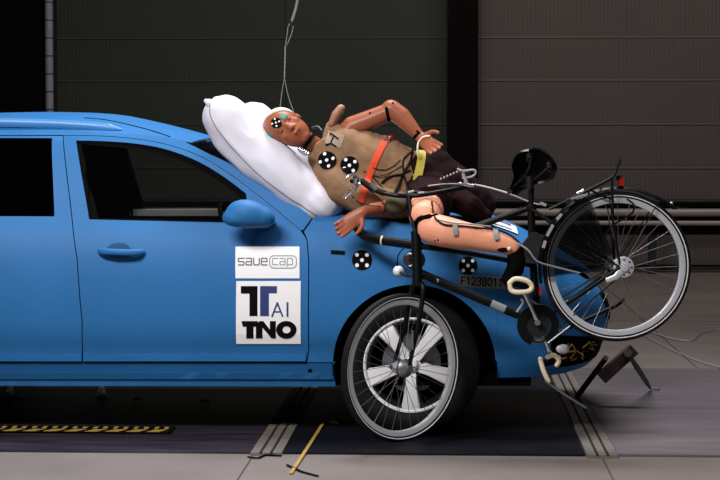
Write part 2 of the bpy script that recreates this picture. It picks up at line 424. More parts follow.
# ------------------------------------------------------------------ the car
CW = 1.86
KN = [(.25, .11), (.36, .055), (.42, .045), (.47, .02), (.56, .004), (.68, 0), (.8, .006), (.90, .022), (.98, .048), (1.05, .085), (1.12, .12), (1.25, .175), (1.38, .235), (1.46, .285), (1.52, .34)]
PLAN = [(-3.95, .40), (-3.85, .16), (-3.6, .06), (-3.2, .015), (-2.6, 0), (.25, .0), (.42, .012), (.55, .04), (.66, .09), (.74, .17), (.79, .28), (.825, .5), (.84, .93)]
ZS = [(-.75, 1.085), (-.63, 1.07), (-.1, 1.035), (.235, .985), (.45, .905), (.6, .84), (.72, .785), (.84, .73)]
def yS(x, z): return sinterp(z, KN) + interp(x, PLAN[:10])
def q(px, py, ys=yS):
    Y = 0.0
    for _ in range(5):
        p = P(px, py, Y); Y = ys(p.x, p.z)
    return (p.x, p.z)
def surf(name, poly, m, parent, holes=(), off=0.0, th=0.02, ys=yS, step=0.045, px=True, mirror=False, label=None, dent=None):
    pg = [q(*p, ys=ys) for p in poly] if px else list(poly)
    hs = [[q(*p, ys=ys) for p in h] for h in holes] if px else list(holes)
    V, T = cdt(pg, hs, step)
    K = len(V); vs = [Vector((x, ys(x, z)+off+(dent(x, z) if dent else 0), z)) for x, z in V]; vs += [v+Vector((0, th, 0)) for v in vs]
    fs = list(T)+[tuple(i+K for i in t)[::-1] for t in T]
    cnt = {}
    for t in T:
        for a, b in zip(t, t[1:]+t[:1]): cnt[(a, b)] = 1
    for (a, b) in cnt:
        if (b, a) not in cnt: fs.append((b, a, a+K, b+K))
    if mirror: vs = [Vector((v.x, CW-v.y, v.z)) for v in vs]
    o = MB().add(vs, fs).build(name, m, parent, ang=35)
    if label: o['label'] = label
    return o
AC = (P(414, 366, .02)); AX, AZ = AC.x, AC.z; AR = 0.398
def arc(cx, cz, r, a0, a1, n=22): return [(cx+r*math.cos(math.radians(a0+(a1-a0)*i/n)), cz+r*math.sin(math.radians(a0+(a1-a0)*i/n))) for i in range(n+1)]
car = thing('car', 'blue estate car seen from the side with its bonnet under the dummy', 'car', (-1.6, 0.93, 0))
def sm(pts, k=4): return [(p.x, p.y) for p in spline([Vector((a, b, 0)) for a, b in pts], k)]
win_f = sm([(76, 140.5), (105, 141.2), (135, 143.5), (165, 149), (195, 160), (222, 175.5), (246, 193.5)]) + [(247, 201), (240, 223), (89, 219.5)]
dtop = sm([(63.5, 135.6), (100, 136.2), (135, 139), (166, 144.5), (197, 155), (225, 171), (249, 188.5), (270, 205), (300.5, 230.5)])
door_f = dtop + [(303.5, 235), (306.5, 240), (308.3, 262), (308.3, 350), (306, 362), (83.2, 362), (82.7, 322), (77.7, 259), (71.8, 212)]
door_r = [(-112, 136), (62.6, 136), (70.8, 212), (76.7, 259), (81.7, 322), (82.2, 362), (-68, 362), (-78, 330), (-100, 300), (-118, 284), (-120, 220)]
win_r = [(-100, 138), (52, 138), (54.5, 216.5), (-104, 216)]
win_q = [(-300, 150), (-240, 141), (-135, 139), (-140, 215), (-270, 210)]
def stain(x, z): # shallow pressed crease along the doors and fender
    return -0.004*math.exp(-((z-(0.655))/.012)**2)*(1 if x < .1 else 0)
for mir in (False, True):
    fd = surf('front_door', door_f, M['blue'], car, [win_f], mirror=mir, dent=stain)
    rd = surf('rear_door', door_r, M['blue'], car, [win_r], mirror=mir, dent=stain)
    surf('front_window', win_f, M['glass'], car, off=.014, th=.004, mirror=mir)
    surf('rear_window', win_r, M['tint'], car, off=.014, th=.004, mirror=mir)
    # black rubber frame round the front window
    inn = sm([(81, 144), (105, 146.5), (135, 149), (163, 155), (192, 166), (219, 181), (241, 197.5)]) + [(241, 202), (236, 221), (91, 218.3)]
    surf('window_seal', win_f, M['black'], car, [inn], off=.008, th=.012, mirror=mir)
    # roof side rail and front pillar
    surf('roof_pillar', [(-330, 131), (62, 131.5)] + sm([(100, 132.5), (140, 134.5), (172, 137.8), (187, 143), (207, 153), (240, 169), (280, 194), (304, 209)], 3) + [(311, 219), (303, 230)] + [(x+.15, y-.55) for x, y in dtop[::-1]] + [(-112, 135.2), (-330, 137)],
         M['blue'], car, mirror=mir)
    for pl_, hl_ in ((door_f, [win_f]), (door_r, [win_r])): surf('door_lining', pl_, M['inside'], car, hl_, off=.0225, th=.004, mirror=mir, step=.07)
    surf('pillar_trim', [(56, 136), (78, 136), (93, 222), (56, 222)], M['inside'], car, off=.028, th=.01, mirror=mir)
    # rear quarter (world coordinates)
    xr = P(-121, 250, 0).x; ztop = 1.46
    RX = AX-2.763
    qx = lambda px, py: q(px, py)
    pol = [q(-113.5, 136.5), q(-121.5, 220), q(-119.5, 284), q(-101, 301)] + arc(RX, AZ, AR+.01, 32, 180, 16) + [(RX-.42, .30), (-3.9, .34), (-3.93, .9), (-3.8, 1.05), (-3.62, 1.36), (-3.55, 1.47)]
    surf('rear_quarter', pol, M['blue'], car, [[q(*p) for p in win_q]], px=False, mirror=mir, step=.06)
    surf('quarter_window', win_q, M['tint'], car, off=.012, th=.004, mirror=mir, step=.08)
    for (xa, xb) in ((-66, 81.8), (83.4, 305.8)):
        surf('door_moulding', [(xa, 353), (xb, 353), (xb, 361), (xa, 361)], M['blue'], car, off=-.009, th=.02, mirror=mir)
    surf('sill_moulding', [(-60, 372.5), (333, 372.5), (334, 379), (-60, 379)], M['blue'], car, off=-.006, th=.02, mirror=mir)
    # sill
    xs0 = q(-72, 370)[0]; e = q(334, 370)[0]
    surf('sill', [(-70, 363.2), (306.5, 363.2), (333, 363.2), (335.5, 386.5), (-60, 385.5)], M['blue'], car, off=.004, th=.05, mirror=mir)
    # front fender
    a0 = q(336, 345); 
    fpoly = [q(309.4, 262), q(307.6, 240), q(304, 231.5), q(312.5, 219.5)] + [(x, sinterp(x, ZS)) for x in (-.60, -.5, -.4, -.3, -.2, -.1, 0, .08, .16, .232)] + [(.232, AZ+.02)] + arc(AX, AZ, AR, 4, 180, 34) + [q(335.5, 362.2), q(307.2, 362.2), q(309.4, 350)]
    surf('front_fender', fpoly, M['blue'], car, px=False, mirror=mir, step=.04, dent=stain)
    # wheel housing
    for cx in (AX, RX):
        mb = MB(); n = 30
        def hs(u, v, cx=cx): 
            a = math.radians(-8+196*u); y = .055+v*.34
            return Vector((cx+(AR+.004)*math.cos(a), y if not mir else CW-y, AZ+(AR+.004)*math.sin(a)))
        mb.grid(hs, n, 2, (0, 0, .006)); mb.build('wheel_housing', M['black'], car)
        y = .40 if not mir else CW-.40
        MB().box((cx, y, AZ+.19), (.86, .03, .54)).build('wheel_housing', M['black'], car, smooth=False)
# wrap-round front bumper and nose
NP = []
for x, y in [(.2335, 0), (.33, .004), (.42, .012), (.50, .026), (.58, .055), (.65, .095), (.71, .155), (.755, .225), (.785, .32), (.81, .45), (.825, .65), (.832, .93)]: NP.append(Vector((x, y, 0)))
NP = spline(NP+[Vector((p.x, CW-p.y, 0)) for p in NP[-2::-1]], 3)
def nose_pt(u, v):
    i = u*(len(NP)-1); a = min(int(i), len(NP)-2); p = NP[a].lerp(NP[a+1], i-a)
    t = (NP[a+1]-NP[a]).normalized(); n = Vector((-t.y, t.x, 0))      # inward
    zb = interp(p.x, [(.23, .285), (.45, .288), (.62, .30), (.83, .335)]); zt = sinterp(p.x, ZS)
    z = zb+(zt-zb)*v
    ins = sinterp(z, KN)+.0*v
    k = interp(p.x, [(.23, 0), (.6, 1), (.84, 1)])
    ins += k*(.10*max(0, (v-.55)/.45)**2 + .025*max(0, (.2-v)/.2)**1.5)
    return Vector((p.x, p.y, z)) + n*ins
vis = MB(); vis.grid(nose_pt, 110, 22); vis.build('front_bumper', M['blue'], car)
# hood
def hood_pt(u, v):
    vv = v*2-1; yy = .93+vv*.845
    # end of the hood: top edge of the nose at this y
    best = min((nose_pt(i/160, 1.0) for i in range(161)), key=lambda p: abs(p.y-yy)+(0 if p.x > .5 or abs(vv) > .9 else 9))
    xe = best.x-.004; x0 = -.66+.12*(1-vv*vv); x = x0+(xe-x0)*u
    zz = sinterp(x, ZS)+.085*(1-vv*vv)*(1-u**3)
    return Vector((x, yy, zz))
def hood_top(x, y):
    vv = (y-.93)/.845; u = (x+.6)/1.43
    return sinterp(x, ZS)+.085*(1-vv*vv)*(1-max(0, u)**3)
MB().grid(hood_pt, 30, 34, (0, 0, -.018)).build('hood', M['blue'], car)
MB().grid(lambda u, v: Vector((-.78+.16*u, .10+v*1.66, 1.06-.03*u)), 2, 8, (0, 0, -.03)).build('cowl', M['black'], car)
# roof
ZE = [(-3.6, 1.44), (-3.2, 1.485), (-2.3, 1.495), (-1.85, 1.492), (-1.55, 1.475), (-1.387, 1.46), (-1.30, 1.437)]
ZC = [(-3.6, 1.50), (-3.2, 1.57), (-2.3, 1.602), (-1.98, 1.60), (-1.8, 1.588), (-1.67, 1.563), (-1.5, 1.522), (-1.28, 1.46)]
def roof_pt(u, v):
    vv = 2*v-1; x = -3.6+u*2.3; ze = sinterp(x, ZE); zc = sinterp(x, ZC); h = CW/2-yS(max(-3, x), ze)-.004
    return Vector((x+.05*(1-vv*vv)*u, .93+vv*h, ze+(zc-ze)*(1-abs(vv)**2.4)))
roof = MB().grid(roof_pt, 30, 20, (0, 0, -.02)).build('roof', M['blue'], car)
def roof_on(px, py):
    d = (CM @ Vector(((px-360)/F, -(py-240)/F, -1))).normalized(); w_ = root_loc(roof)
    t = BVHTree.FromPolygons([v.co for v in roof.data.vertices], [p.vertices for p in roof.data.polygons]); h = t.ray_cast(CP-w_, d)
    return h[0]+w_+Vector((0, 0, .001)) if h[0] is not None else None
rs = [p for p in (roof_on(x, y) for x, y in ((84, 118), (105, 120), (125, 124), (145, 129), (160, 133.5), (170, 137))) if p]
for mir in (0, 1):
    MB().tube(spline([Vector((p.x, CW-p.y if mir else p.y, p.z)) for p in rs], 4), .0028, 6).build('roof_seam', M['ink'], car)
MB().grid(lambda u, v: roof_pt(.02+u*.95, .03+v*.94)-Vector((0, 0, .045)), 14, 12, (0, 0, -.012)).build('headliner', M['inside'], car)
def edge_pt(px, py): x, z = q(px, py); return Vector((x, yS(x, z), z))
PIL = [edge_pt(*p) for p in ((187.5, 143), (207, 153.5), (240, 169.5), (280, 194.5), (303, 209))]
def ws_pt(u, v):
    i = u*4; a = min(int(i), 3); p = PIL[a].lerp(PIL[a+1], i-a); vv = 2*v-1
    h = .93-p.y-.004; bulge = (1-vv*vv)
    return Vector((p.x+.10*bulge*(.3+.7*u), .93+vv*h, p.z+.03*bulge+.004))
MB().grid(ws_pt, 14, 14, (0, 0, -.006)).build('windscreen', M['glass'], car)
MB().grid(lambda u, v: ws_pt(u*.06, v)+Vector((0, 0, .002)), 1, 14, (0, 0, -.012)).build('windscreen_seal', M['black'], car)
# roof rails
for mir in (0, 1):
    pts = PP([(-205, 129), (-195, 122), (-100, 121.5), (0, 122.5), (60, 124.3), (100, 127), (122, 129.8)], .36); pts = spline(pts, 4)
    if mir: pts = [Vector((p.x, CW-p.y, p.z)) for p in pts]
    n = len(pts); rr = [(.016, .024)]*n; rr[-1] = (.006, .006); rr[-2] = (.01, .010); rr[-3] = (.013, .016); rr[0] = (.008, .01)
    MB().tube(pts, rr, 10, ref=(0, 1, 0)).build('roof_rail', M['blue2'], car)
# tailgate, underside, cabin
MB().grid(lambda u, v: Vector((-3.93+.0*u+(.33*max(0, u-.5)*2*0.95), .35+v*1.16 if u > .5 else .25+v*1.36, .34+u*1.14)), 12, 8, (.03, 0, 0)).build('tailgate', M['blue'], car)
MB().grid(lambda u, v: Vector((-3.955+.0*u+(.33*max(0, (.62+u*.28)-.5)*2*.95), .42+v*1.02, .34+(.62+u*.28)*1.14)), 2, 6, (.02, 0, 0)).build('rear_screen', M['tint'], car)
MB().box((-1.55, .93, .27), (3.9, 1.60, .06)).build('underbody', M['black'], car, smooth=False)
MB().box((.38, .93, .36), (.40, 1.30, .06)).build('underbody', M['black'], car, smooth=False)
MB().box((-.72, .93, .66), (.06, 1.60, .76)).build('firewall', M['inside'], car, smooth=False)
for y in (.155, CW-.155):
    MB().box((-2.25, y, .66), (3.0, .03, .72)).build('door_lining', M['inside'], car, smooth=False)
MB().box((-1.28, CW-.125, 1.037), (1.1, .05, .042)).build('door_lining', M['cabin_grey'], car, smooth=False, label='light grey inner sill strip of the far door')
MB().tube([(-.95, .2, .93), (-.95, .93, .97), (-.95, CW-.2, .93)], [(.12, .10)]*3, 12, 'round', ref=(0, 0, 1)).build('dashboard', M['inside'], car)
sw = MB().tube([Vector((-1.22, 1.35, .93))+Vector((.06*math.cos(a)*-1, .18*math.sin(a), .17*math.cos(a))) for a in (2*PI*k/24 for k in range(24))], .014, 8, closed=True)
sw.box((-1.2, 1.35, .93), (.04, .34, .03)).build('steering_wheel', M['black'], car)
for y in (.50, 1.36):
    st = MB().tube([(-1.95, y, .60), (-2.02, y, .85), (-2.06, y, 1.10), (-2.08, y, 1.2)], [(.20, .07), (.24, .075), (.23, .06), (.17, .04)], 14, 'round', ref=(0, 1, 0)).build('seat_back', M['seat'], car)
    MB().tube([(-1.45, y, .56), (-1.75, y, .55), (-1.95, y, .54)], [(.22, .07), (.24, .08), (.22, .08)], 12, 'round', ref=(0, 1, 0)).build('seat_cushion', M['seat'], car)
    MB().tube([(-2.085, y, 1.29), (-2.095, y, 1.36), (-2.10, y, 1.41)], [(.12, .045), (.13, .045), (.10, .035)], 12, 'round', ref=(0, 1, 0)).build('headrest', M['seat'], car)
    MB().cyl((-2.08, y-.05, 1.18), (-2.09, y-.05, 1.3), .007).cyl((-2.08, y+.05, 1.18), (-2.09, y+.05, 1.3), .007).build('headrest_post', M['chrome'], car)
MB().box((-2.0, .38, 1.14), (.11, .03, .16)).box((-2.0, .365, 1.225), (.13, .012, .01)).build('data_recorder', M['cabin_grey'], car)
MB().tube([(-2.75, .93, .6), (-2.85, .93, .9), (-2.9, .93, 1.2)], [(.62, .07), (.62, .08), (.58, .05)], 14, 'round', ref=(0, 1, 0)).build('rear_bench', M['seat'], car)
# wing mirror
def mirror(mir):
    f = (lambda v: Vector((v.x, CW-v.y, v.z))) if mir else (lambda v: v)
    mb = MB(); c = P(249, 214, -.08)
    mb.ell(c+Vector((-.008, 0, .0)), (Vector((.105, 0, -.004)), Vector((0, .08, 0)), Vector((-.008, 0, .072))), 24, 14)
    mb.ell(c+Vector((-.05, 0, -.018)), (Vector((.085, 0, 0)), Vector((0, .074, 0)), Vector((0, 0, .048))), 24, 14)
    mb.ell(c+Vector((.045, .01, -.012)), (Vector((.085, 0, -.01)), Vector((0, .074, 0)), Vector((0, 0, .058))), 24, 14)
    mb.v = [f(v) for v in mb.v]
    o = blob('wing_mirror', mb, .009, M['blue'], car, 22)
    MB().tube([f(c+Vector((.03, .03, -.045))), f(c+Vector((.06, .12, -.055))), f(c+Vector((.075, .19, -.05)))], [(.05, .016), (.045, .018), (.05, .02)], 12, 'round', ref=(1, 0, 0)).build('mirror_foot', M['blue'], o)
mirror(False); mirror(True)
M['cup'] = mat('handle_recess_blue', (16, 80, 122), .8)
# door handles
for mir in (False, True):
    for dx in (0, -163):
        f = (lambda v: Vector((v.x, CW-v.y, v.z))) if mir else (lambda v: v)
        a = P(99+dx, 251.5, -.01); b_ = P(142+dx, 252.5, -.01); m_ = (a+b_)/2
        h = MB().tube([f(v) for v in spline([a+Vector((0, .016, 0)), a+Vector((.03, -.012, 0)), m_+Vector((0, -.022, 0)), b_+Vector((-.03, -.012, 0)), b_+Vector((0, .016, 0))], 4)], [(.016, .011)]*17, 10, 'round', ref=(0, 0, 1)).build('door_handle', M['blue'], car)
        MB().ell(f(m_+Vector((-.01, .012, .002))), ((.062, 0, 0), (0, .006, 0), (0, 0, .046)), 24, 10).build('handle_cup', M['cup'], h)
# bits on the side
def disc_marker(px, py, rpx, parent, ys=yS, off=-.004, tilt=0, kx=1.0):
    n = 28
    pol = [(px+rpx*kx*math.cos(2*PI*k/n), py+rpx*math.sin(2*PI*k/n)) for k in range(n)]
    o = surf('target_marker', pol, M['ink'], parent, off=off, th=.003, ys=ys, step=.03)
    vs = []; fs = []
    for a, b in ((0, 0), (-.5, -.52), (.5, -.52), (-.5, .52), (.5, .52)):
        ca, sa = math.cos(tilt), math.sin(tilt); a, b = a*ca-b*sa, a*sa+b*ca
        pg = [q(px+kx*rpx*(a+.19*math.cos(2*PI*k/12)), py+rpx*(b+.2*math.sin(2*PI*k/12)), ys=ys) for k in range(12)]
        k0 = len(vs); vs += [Vector((x, ys(x, z)+off-.0025, z)) for x, z in pg]; fs.append(tuple(range(k0, k0+12)))
    MB().add(vs, fs).build('white_dots', M['white'], o, fix=False)
    return o
disc_marker(362, 260, 10, car); disc_marker(415, 259.5, 10, car); disc_marker(468, 265.5, 9.3, car)
surf('side_lamp', [(331, 250), (345, 251), (344.5, 254.5), (331, 253.5)], M['ink'], car, off=-.006, th=.008)
surf('jack_cap', [(310+2.2*math.cos(k/10*2*PI), 371+2.2*math.sin(k/10*2*PI)) for k in range(10)], M['ink'], car, off=-.002, th=.006)
def sheet(name, polys, m, parent, off, step=.05, th=.0015, ys=yS, label=None):
    """flat print: several outlines in photo pixels, each optionally with holes"""
    vs = []; fs = []
    for pg in polys:
        holes = []
        if isinstance(pg, tuple): pg, holes = pg
        V, T = cdt([q(*p, ys=ys) for p in pg], [[q(*p, ys=ys) for p in h] for h in holes], step)
        k = len(vs); vs += [Vector((x, ys(x, z)+off, z)) for x, z in V]; fs += [tuple(i+k for i in t) for t in T]
    o = MB().add(vs, fs).build(name, m, parent, smooth=False, fix=False)
    if th:
        md = o.modifiers.new('t', 'SOLIDIFY'); md.thickness = th; md.offset = 0; realize(o)
    if label: o['label'] = label
    return o
def rect(a, b, c, d): return [(a, b), (c, b), (c, d), (a, d)]
def stroke(pts, wd, closed=False):
    """polyline -> list of small quads (pixel space)"""
    out = []; seq = list(pts)+([pts[0]] if closed else [])
    for a, b in zip(seq, seq[1:]):
        dx, dy = b[0]-a[0], b[1]-a[1]; L = math.hypot(dx, dy) or 1; nx, ny = -dy/L*wd/2, dx/L*wd/2; ex, ey = dx/L*wd/2.2, dy/L*wd/2.2
        out.append([(a[0]+nx-ex, a[1]+ny-ey), (b[0]+nx+ex, b[1]+ny+ey), (b[0]-nx+ex, b[1]-ny+ey), (a[0]-nx-ex, a[1]-ny-ey)])
    return out
def rr(x0, y0, x1, y1, r, n=5):
    o = []
    for cx, cy, a in ((x1-r, y0+r, -90), (x1-r, y1-r, 0), (x0+r, y1-r, 90), (x0+r, y0+r, 180)):
        for k in range(n+1): t = math.radians(a+90*k/n); o.append((cx+r*math.cos(t), cy+r*math.sin(t)))
    return o
s1 = sheet('sticker', [rect(235.6, 246.5, 299.6, 278.3)], M['white'], car, -.004, label='white sticker with thin grey rounded lettering')
def letter(kind, x, y, w_, h):
    X = lambda u: x+u*w_; Yv = lambda v: y+v*h
    D = {'s': [[(1, 0), (.12, 0), (0, .12), (0, .4), (.1, .5), (.9, .5), (1, .6), (1, .88), (.9, 1), (0, 1)]],
         'a': [[(.05, 0), (.88, 0), (1, .12), (1, 1), (.12, 1), (0, .88), (0, .6), (.12, .5), (1, .5)]],
         'v': [[(0, 0), (0, .85), (.15, 1), (.85, 1), (1, .85), (1, 0)]],
         'e': [[(1, 1), (.12, 1), (0, .88), (0, .12), (.12, 0), (.88, 0), (1, .12), (1, .5), (0, .5)]],
         'c': [[(1, 0), (.12, 0), (0, .12), (0, .88), (.12, 1), (1, 1)]],
         'p': [[(0, 1.25), (0, 0), (.88, 0), (1, .12), (1, .88), (.88, 1), (0, 1)]]}[kind]
    return [[(X(a), Yv(b)) for a, b in l] for l in D]
pol = []
for i, ch in enumerate('save'):
    for l in letter(ch, 238.4+i*7.7, 258.2, 5.6, 6.6): pol += stroke(l, 1.15)
sheet('lettering', pol, M['greyink'], s1, -.0062, th=0)
pol = []
for i, ch in enumerate('cap'):
    for l in letter(ch, 272.6+i*7.4, 258.4, 5.2, 6.2): pol += stroke(l, .9)
pol.append((rr(269.3, 255.2, 297, 268.4, 4.5), [rr(270.2, 256.1, 296.1, 267.5, 3.8)]))
sheet('lettering', pol, M['greenink'], s1, -.0062, th=0)
s2 = sheet('sticker', [rect(236.4, 281, 300.8, 343.8)], M['white'], car, -.004, label='larger white sticker with heavy dark capital letters')
sheet('lettering', [[(241, 286), (257.6, 286), (257.6, 316), (249.6, 316), (249.6, 293.5), (241, 293.5)]], M['ink'], s2, -.0062, th=0)
pol = [[(260.2, 286), (277, 286), (277, 293.2), (269, 293.2), (269, 316), (260.2, 316)]]
pol += stroke([(272.3, 316), (277.4, 303), (282.6, 316)], 1.7)+stroke([(274.3, 311.8), (280.6, 311.8)], 1.5)+stroke([(287.6, 303), (287.6, 316)], 1.9)
sheet('lettering', pol, M['navy'], s2, -.0062, th=0)
el = lambda cx, cy, a, b, n=28: [(cx+a*math.cos(2*PI*k/n), cy+b*math.sin(2*PI*k/n)) for k in range(n)]
pol = [[(241.5, 321), (258.2, 321), (257, 326.6), (253.6, 326.6), (253.6, 338.2), (246.4, 338.2), (246.4, 326.6), (243, 326.6)],
       [(256, 325), (259.5, 321), (263.5, 321), (270, 329.5), (270, 321), (276, 321), (276, 338.2), (271.5, 338.2), (262.6, 327.5), (262.6, 338.2), (256, 338.2)],
       (el(286.4, 329.7, 10.3, 8.9), [el(286.6, 329.7, 4.0, 3.5, 18)])]
sheet('lettering', pol, M['ink'], s2, -.0062, th=0)
s3 = sheet('number_label', [[(458.5, 274.5), (511, 277), (511, 289.5), (458.5, 286.5)]], M['label_grey'], car, -.004)
DG = {'F': [[(1, 0), (0, 0), (0, 1)], [(0, .5), (.8, .5)]], '1': [[(.2, .2), (.6, 0), (.6, 1)]], '2': [[(0, .15), (.2, 0), (.8, 0), (1, .2), (1, .4), (0, 1), (1, 1)]],
      '3': [[(0, .08), (.3, 0), (.8, 0), (1, .22), (.75, .46), (.3, .48)], [(.75, .48), (1, .72), (.8, 1), (.2, 1), (0, .88)]],
      '8': [[(.2, 0), (.8, 0), (1, .22), (.8, .48), (.2, .48), (0, .22), (.2, 0)], [(.2, .48), (.8, .48), (1, .75), (.8, 1), (.2, 1), (0, .75), (.2, .48)]],
      '0': [[(.25, 0), (.75, 0), (1, .3), (1, .7), (.75, 1), (.25, 1), (0, .7), (0, .3), (.25, 0)]], '4': [[(.75, 1), (.75, 0), (0, .7), (1, .7)]]}
pol = []
for i, ch in enumerate('F12380114'):
    x = 461.2+i*5.35
    for l in DG[ch]: pol += stroke([(x+a*3.6, 276.9+b*7.6+(x-461)*.045) for a, b in l], 1.25)
sheet('lettering', pol, M['ink'], s3, -.0062, th=0)
# printed white patch on the hood
def hoodsheet(name, polys, m, parent, off):
    vs = []; fs = []
    for pg in polys:
        V, T = cdt([tuple(p) for p in pg], (), .04); k = len(vs)
        vs += [Vector((x, y, hood_top(x, y)+off)) for x, y in V]; fs += [tuple(i+k for i in t) for t in T]
    return MB().add(vs, fs).build(name, m, parent, smooth=False, fix=False)
hs_ = hoodsheet('hood_sticker', [[(.17, .30), (.34, .30), (.34, .62), (.17, .62)]], M['white'], car, .004)
hoodsheet('lettering', [[(.20, .34), (.225, .34), (.225, .46), (.20, .46)], [(.225, .34), (.31, .34), (.31, .37), (.225, .37)], [(.20, .50), (.31, .50), (.31, .53), (.20, .53)], [(.20, .555), (.31, .555), (.31, .585), (.20, .585)]], M['navy'], hs_, .006)
# lower grille with fog lamp
def nose_surf(name, u0, u1, v0, v1, off, m, nu=14, nv=5):
    def fn(a, b):
        u = u0+(u1-u0)*a; p = nose_pt(u, v0+(v1-v0)*b); p2 = nose_pt(u+.002, v0+(v1-v0)*b); t = (p2-p).normalized(); n = Vector((t.y, -t.x, 0))
        return p+n*off
    return MB().grid(fn, nu, nv).build(name, m, car)
nose_surf('lower_grille', .135, .865, .07, .36, .006, M['black'], 50, 5)
nose_surf('upper_grille', .36, .64, .52, .86, .006, M['black'], 26, 5)
for uu in (.172, .828):
    c = nose_pt(uu, .24); c2 = nose_pt(uu+.003, .24); t = (c2-c).normalized(); n = Vector((t.y, -t.x, 0))
    MB().ell(c+n*.01, (n*.02, Vector((0, 0, .026)), t*.036), 20, 10).build('fog_lamp', M['alloy'], car)
for k in range(26):
    u = .19+random.random()*.12; c = nose_pt(u, .14+random.random()*.16)
    c = c+Vector((.0, -.02, 0)); MB().tube(spline([c, c+Vector((random.uniform(-.03, .03), -.012, random.uniform(-.02, .02))), c+Vector((random.uniform(-.04, .04), .0, random.uniform(-.02, .02)))], 3), .0035, 5).build('loose_wire', M['amber'] if k % 2 else M['cable'], car)
# wheels
def car_wheel(cx, mir):
    base = Vector((cx, .03 if not mir else CW-.03, AZ)); ax = Vector((0, -1 if not mir else 1, 0))
    hub = base-ax*.02
    rim = MB().lathe([(.219, -.012), (.221, -.005), (.228, .001), (.234, .0), (.235, -.008), (.226, -.02)], hub, ax, 56)
    o = rim.build('wheel', M['alloy'], car, org=hub)
    MB().lathe([(.205, -.20), (.222, -.19), (.206, -.17), (.200, -.05), (.212, -.02), (.220, -.012), (.226, -.02), (.224, -.19)], hub, ax, 48).build('rim_barrel', M['darksteel'], o)
    MB().lathe([(.222, -.205), (.262, -.215), (.315, -.212), (.336, -.20), (.342, -.16), (.343, -.11), (.342, -.05), (.335, -.012), (.31, .006), (.27, .008), (.236, -.004), (.226, -.02)], hub, ax, 72).build('tyre', M['tyre'], o)
    MB().lathe([(.0, -.125), (.145, -.125), (.145, -.10), (.0, -.10)], hub, ax, 40).build('brake_disc', M['disc'], o)
    MB().lathe([(.0, -.205), (.215, -.20)], hub, ax, 24).build('dust_shield', M['black'], o)
    u = Vector((1, 0, 0)); v = Vector((0, 0, 1))
    for k in range(5):
        a = math.radians(-90+72*k); d = u*math.cos(a)+v*math.sin(a); t = u*-math.sin(a)+v*math.cos(a); mb = MB()
        st = [(.035, .030, -.035), (.09, .028, -.022), (.15, .036, -.012), (.205, .046, -.010), (.218, .052, -.014)]
        vs = []; fs = []
        for r, hw, h in st:
            c = hub+d*r
            for a2, b2 in ((-1, -.03), (-.82, 0), (.82, 0), (1, -.03)): vs.append(c+t*hw*a2+ax*(h+b2*.4+(.0)))
            for a2 in (1, -1): vs.append(c+t*hw*a2+ax*(h-.035))
        for i in range(len(st)-1):
            for j in range(6): fs.append((i*6+j, i*6+(j+1) % 6, (i+1)*6+(j+1) % 6, (i+1)*6+j))
        fs += [tuple(range(6)), tuple((len(st)-1)*6+j for j in range(6))]
        mb.add(vs, fs).build('wheel_spoke', M['alloy'], o, ang=30)
    MB().lathe([(0, -.012), (.026, -.012), (.034, -.02), (.036, -.05), (.06, -.055), (.062, -.10)], hub, ax, 30).build('hub_cap', M['alloy'], o)
    for k in range(5):
        a = math.radians(-54+72*k); c = hub+(u*math.cos(a)+v*math.sin(a))*.054
        MB().cyl(c-ax*.06, c-ax*.028, .010, n=8).build('lug_nut', M['darksteel'], o)
    return o
for cx in (AX-.015, RX):
    for mir in (False, True): car_wheel(cx, mir)

# ------------------------------------------------------------------ inflated bag
bagc = P(270, 160, .3)
mb = MB()
near = [P(226, 119, .22), P(237, 134, .22), P(257, 154, .22), P(280, 172, .2), P(302, 189, .19), P(320, 202, .17)]
rad = [.125, .13, .13, .127, .115, .088]
mb.tube(near, rad, 20, 'round')
far_ = [Vector((p.x, CW-p.y, p.z)) for p in near]; mb.tube(far_, rad, 20, 'round')
mb.tube(spline([near[-1], Vector((near[-1].x+.10, .6, near[-1].z-.02)), Vector((near[-1].x+.13, .93, near[-1].z-.01)), Vector((near[-1].x+.10, 1.26, near[-1].z-.02)), far_[-1]], 5), .11, 20, 'round')
mb.tube(spline([near[4], Vector((near[4].x-.02, .5, near[4].z-.05)), Vector((near[4].x+.02, .93, near[4].z-.06)), Vector((near[4].x-.02, 1.36, near[4].z-.05)), far_[4]], 5), .10, 20, 'round')
for a, b_, f in ((.10, .13, 0), (.10, .13, 1)):   # pillow the head lies on
    pass
mb.tube([P(276, 160, .34), P(292, 168, .5), P(296, 168, .8)], [.10, .11, .09], 18, 'round')
def bagdisp(co, n):
    s_ = noise.noise(co*5)*.010-abs(noise.noise(Vector((co.x*11+co.z*9, co.y*5, co.z*4-co.x*3))))*.012
    return n*s_
bag = blob('airbag', mb, .014, M['bag'], None, 8, bagdisp)
tag(bag, 'white inflated U-shaped airbag over the windscreen under the dummy head', 'airbag')
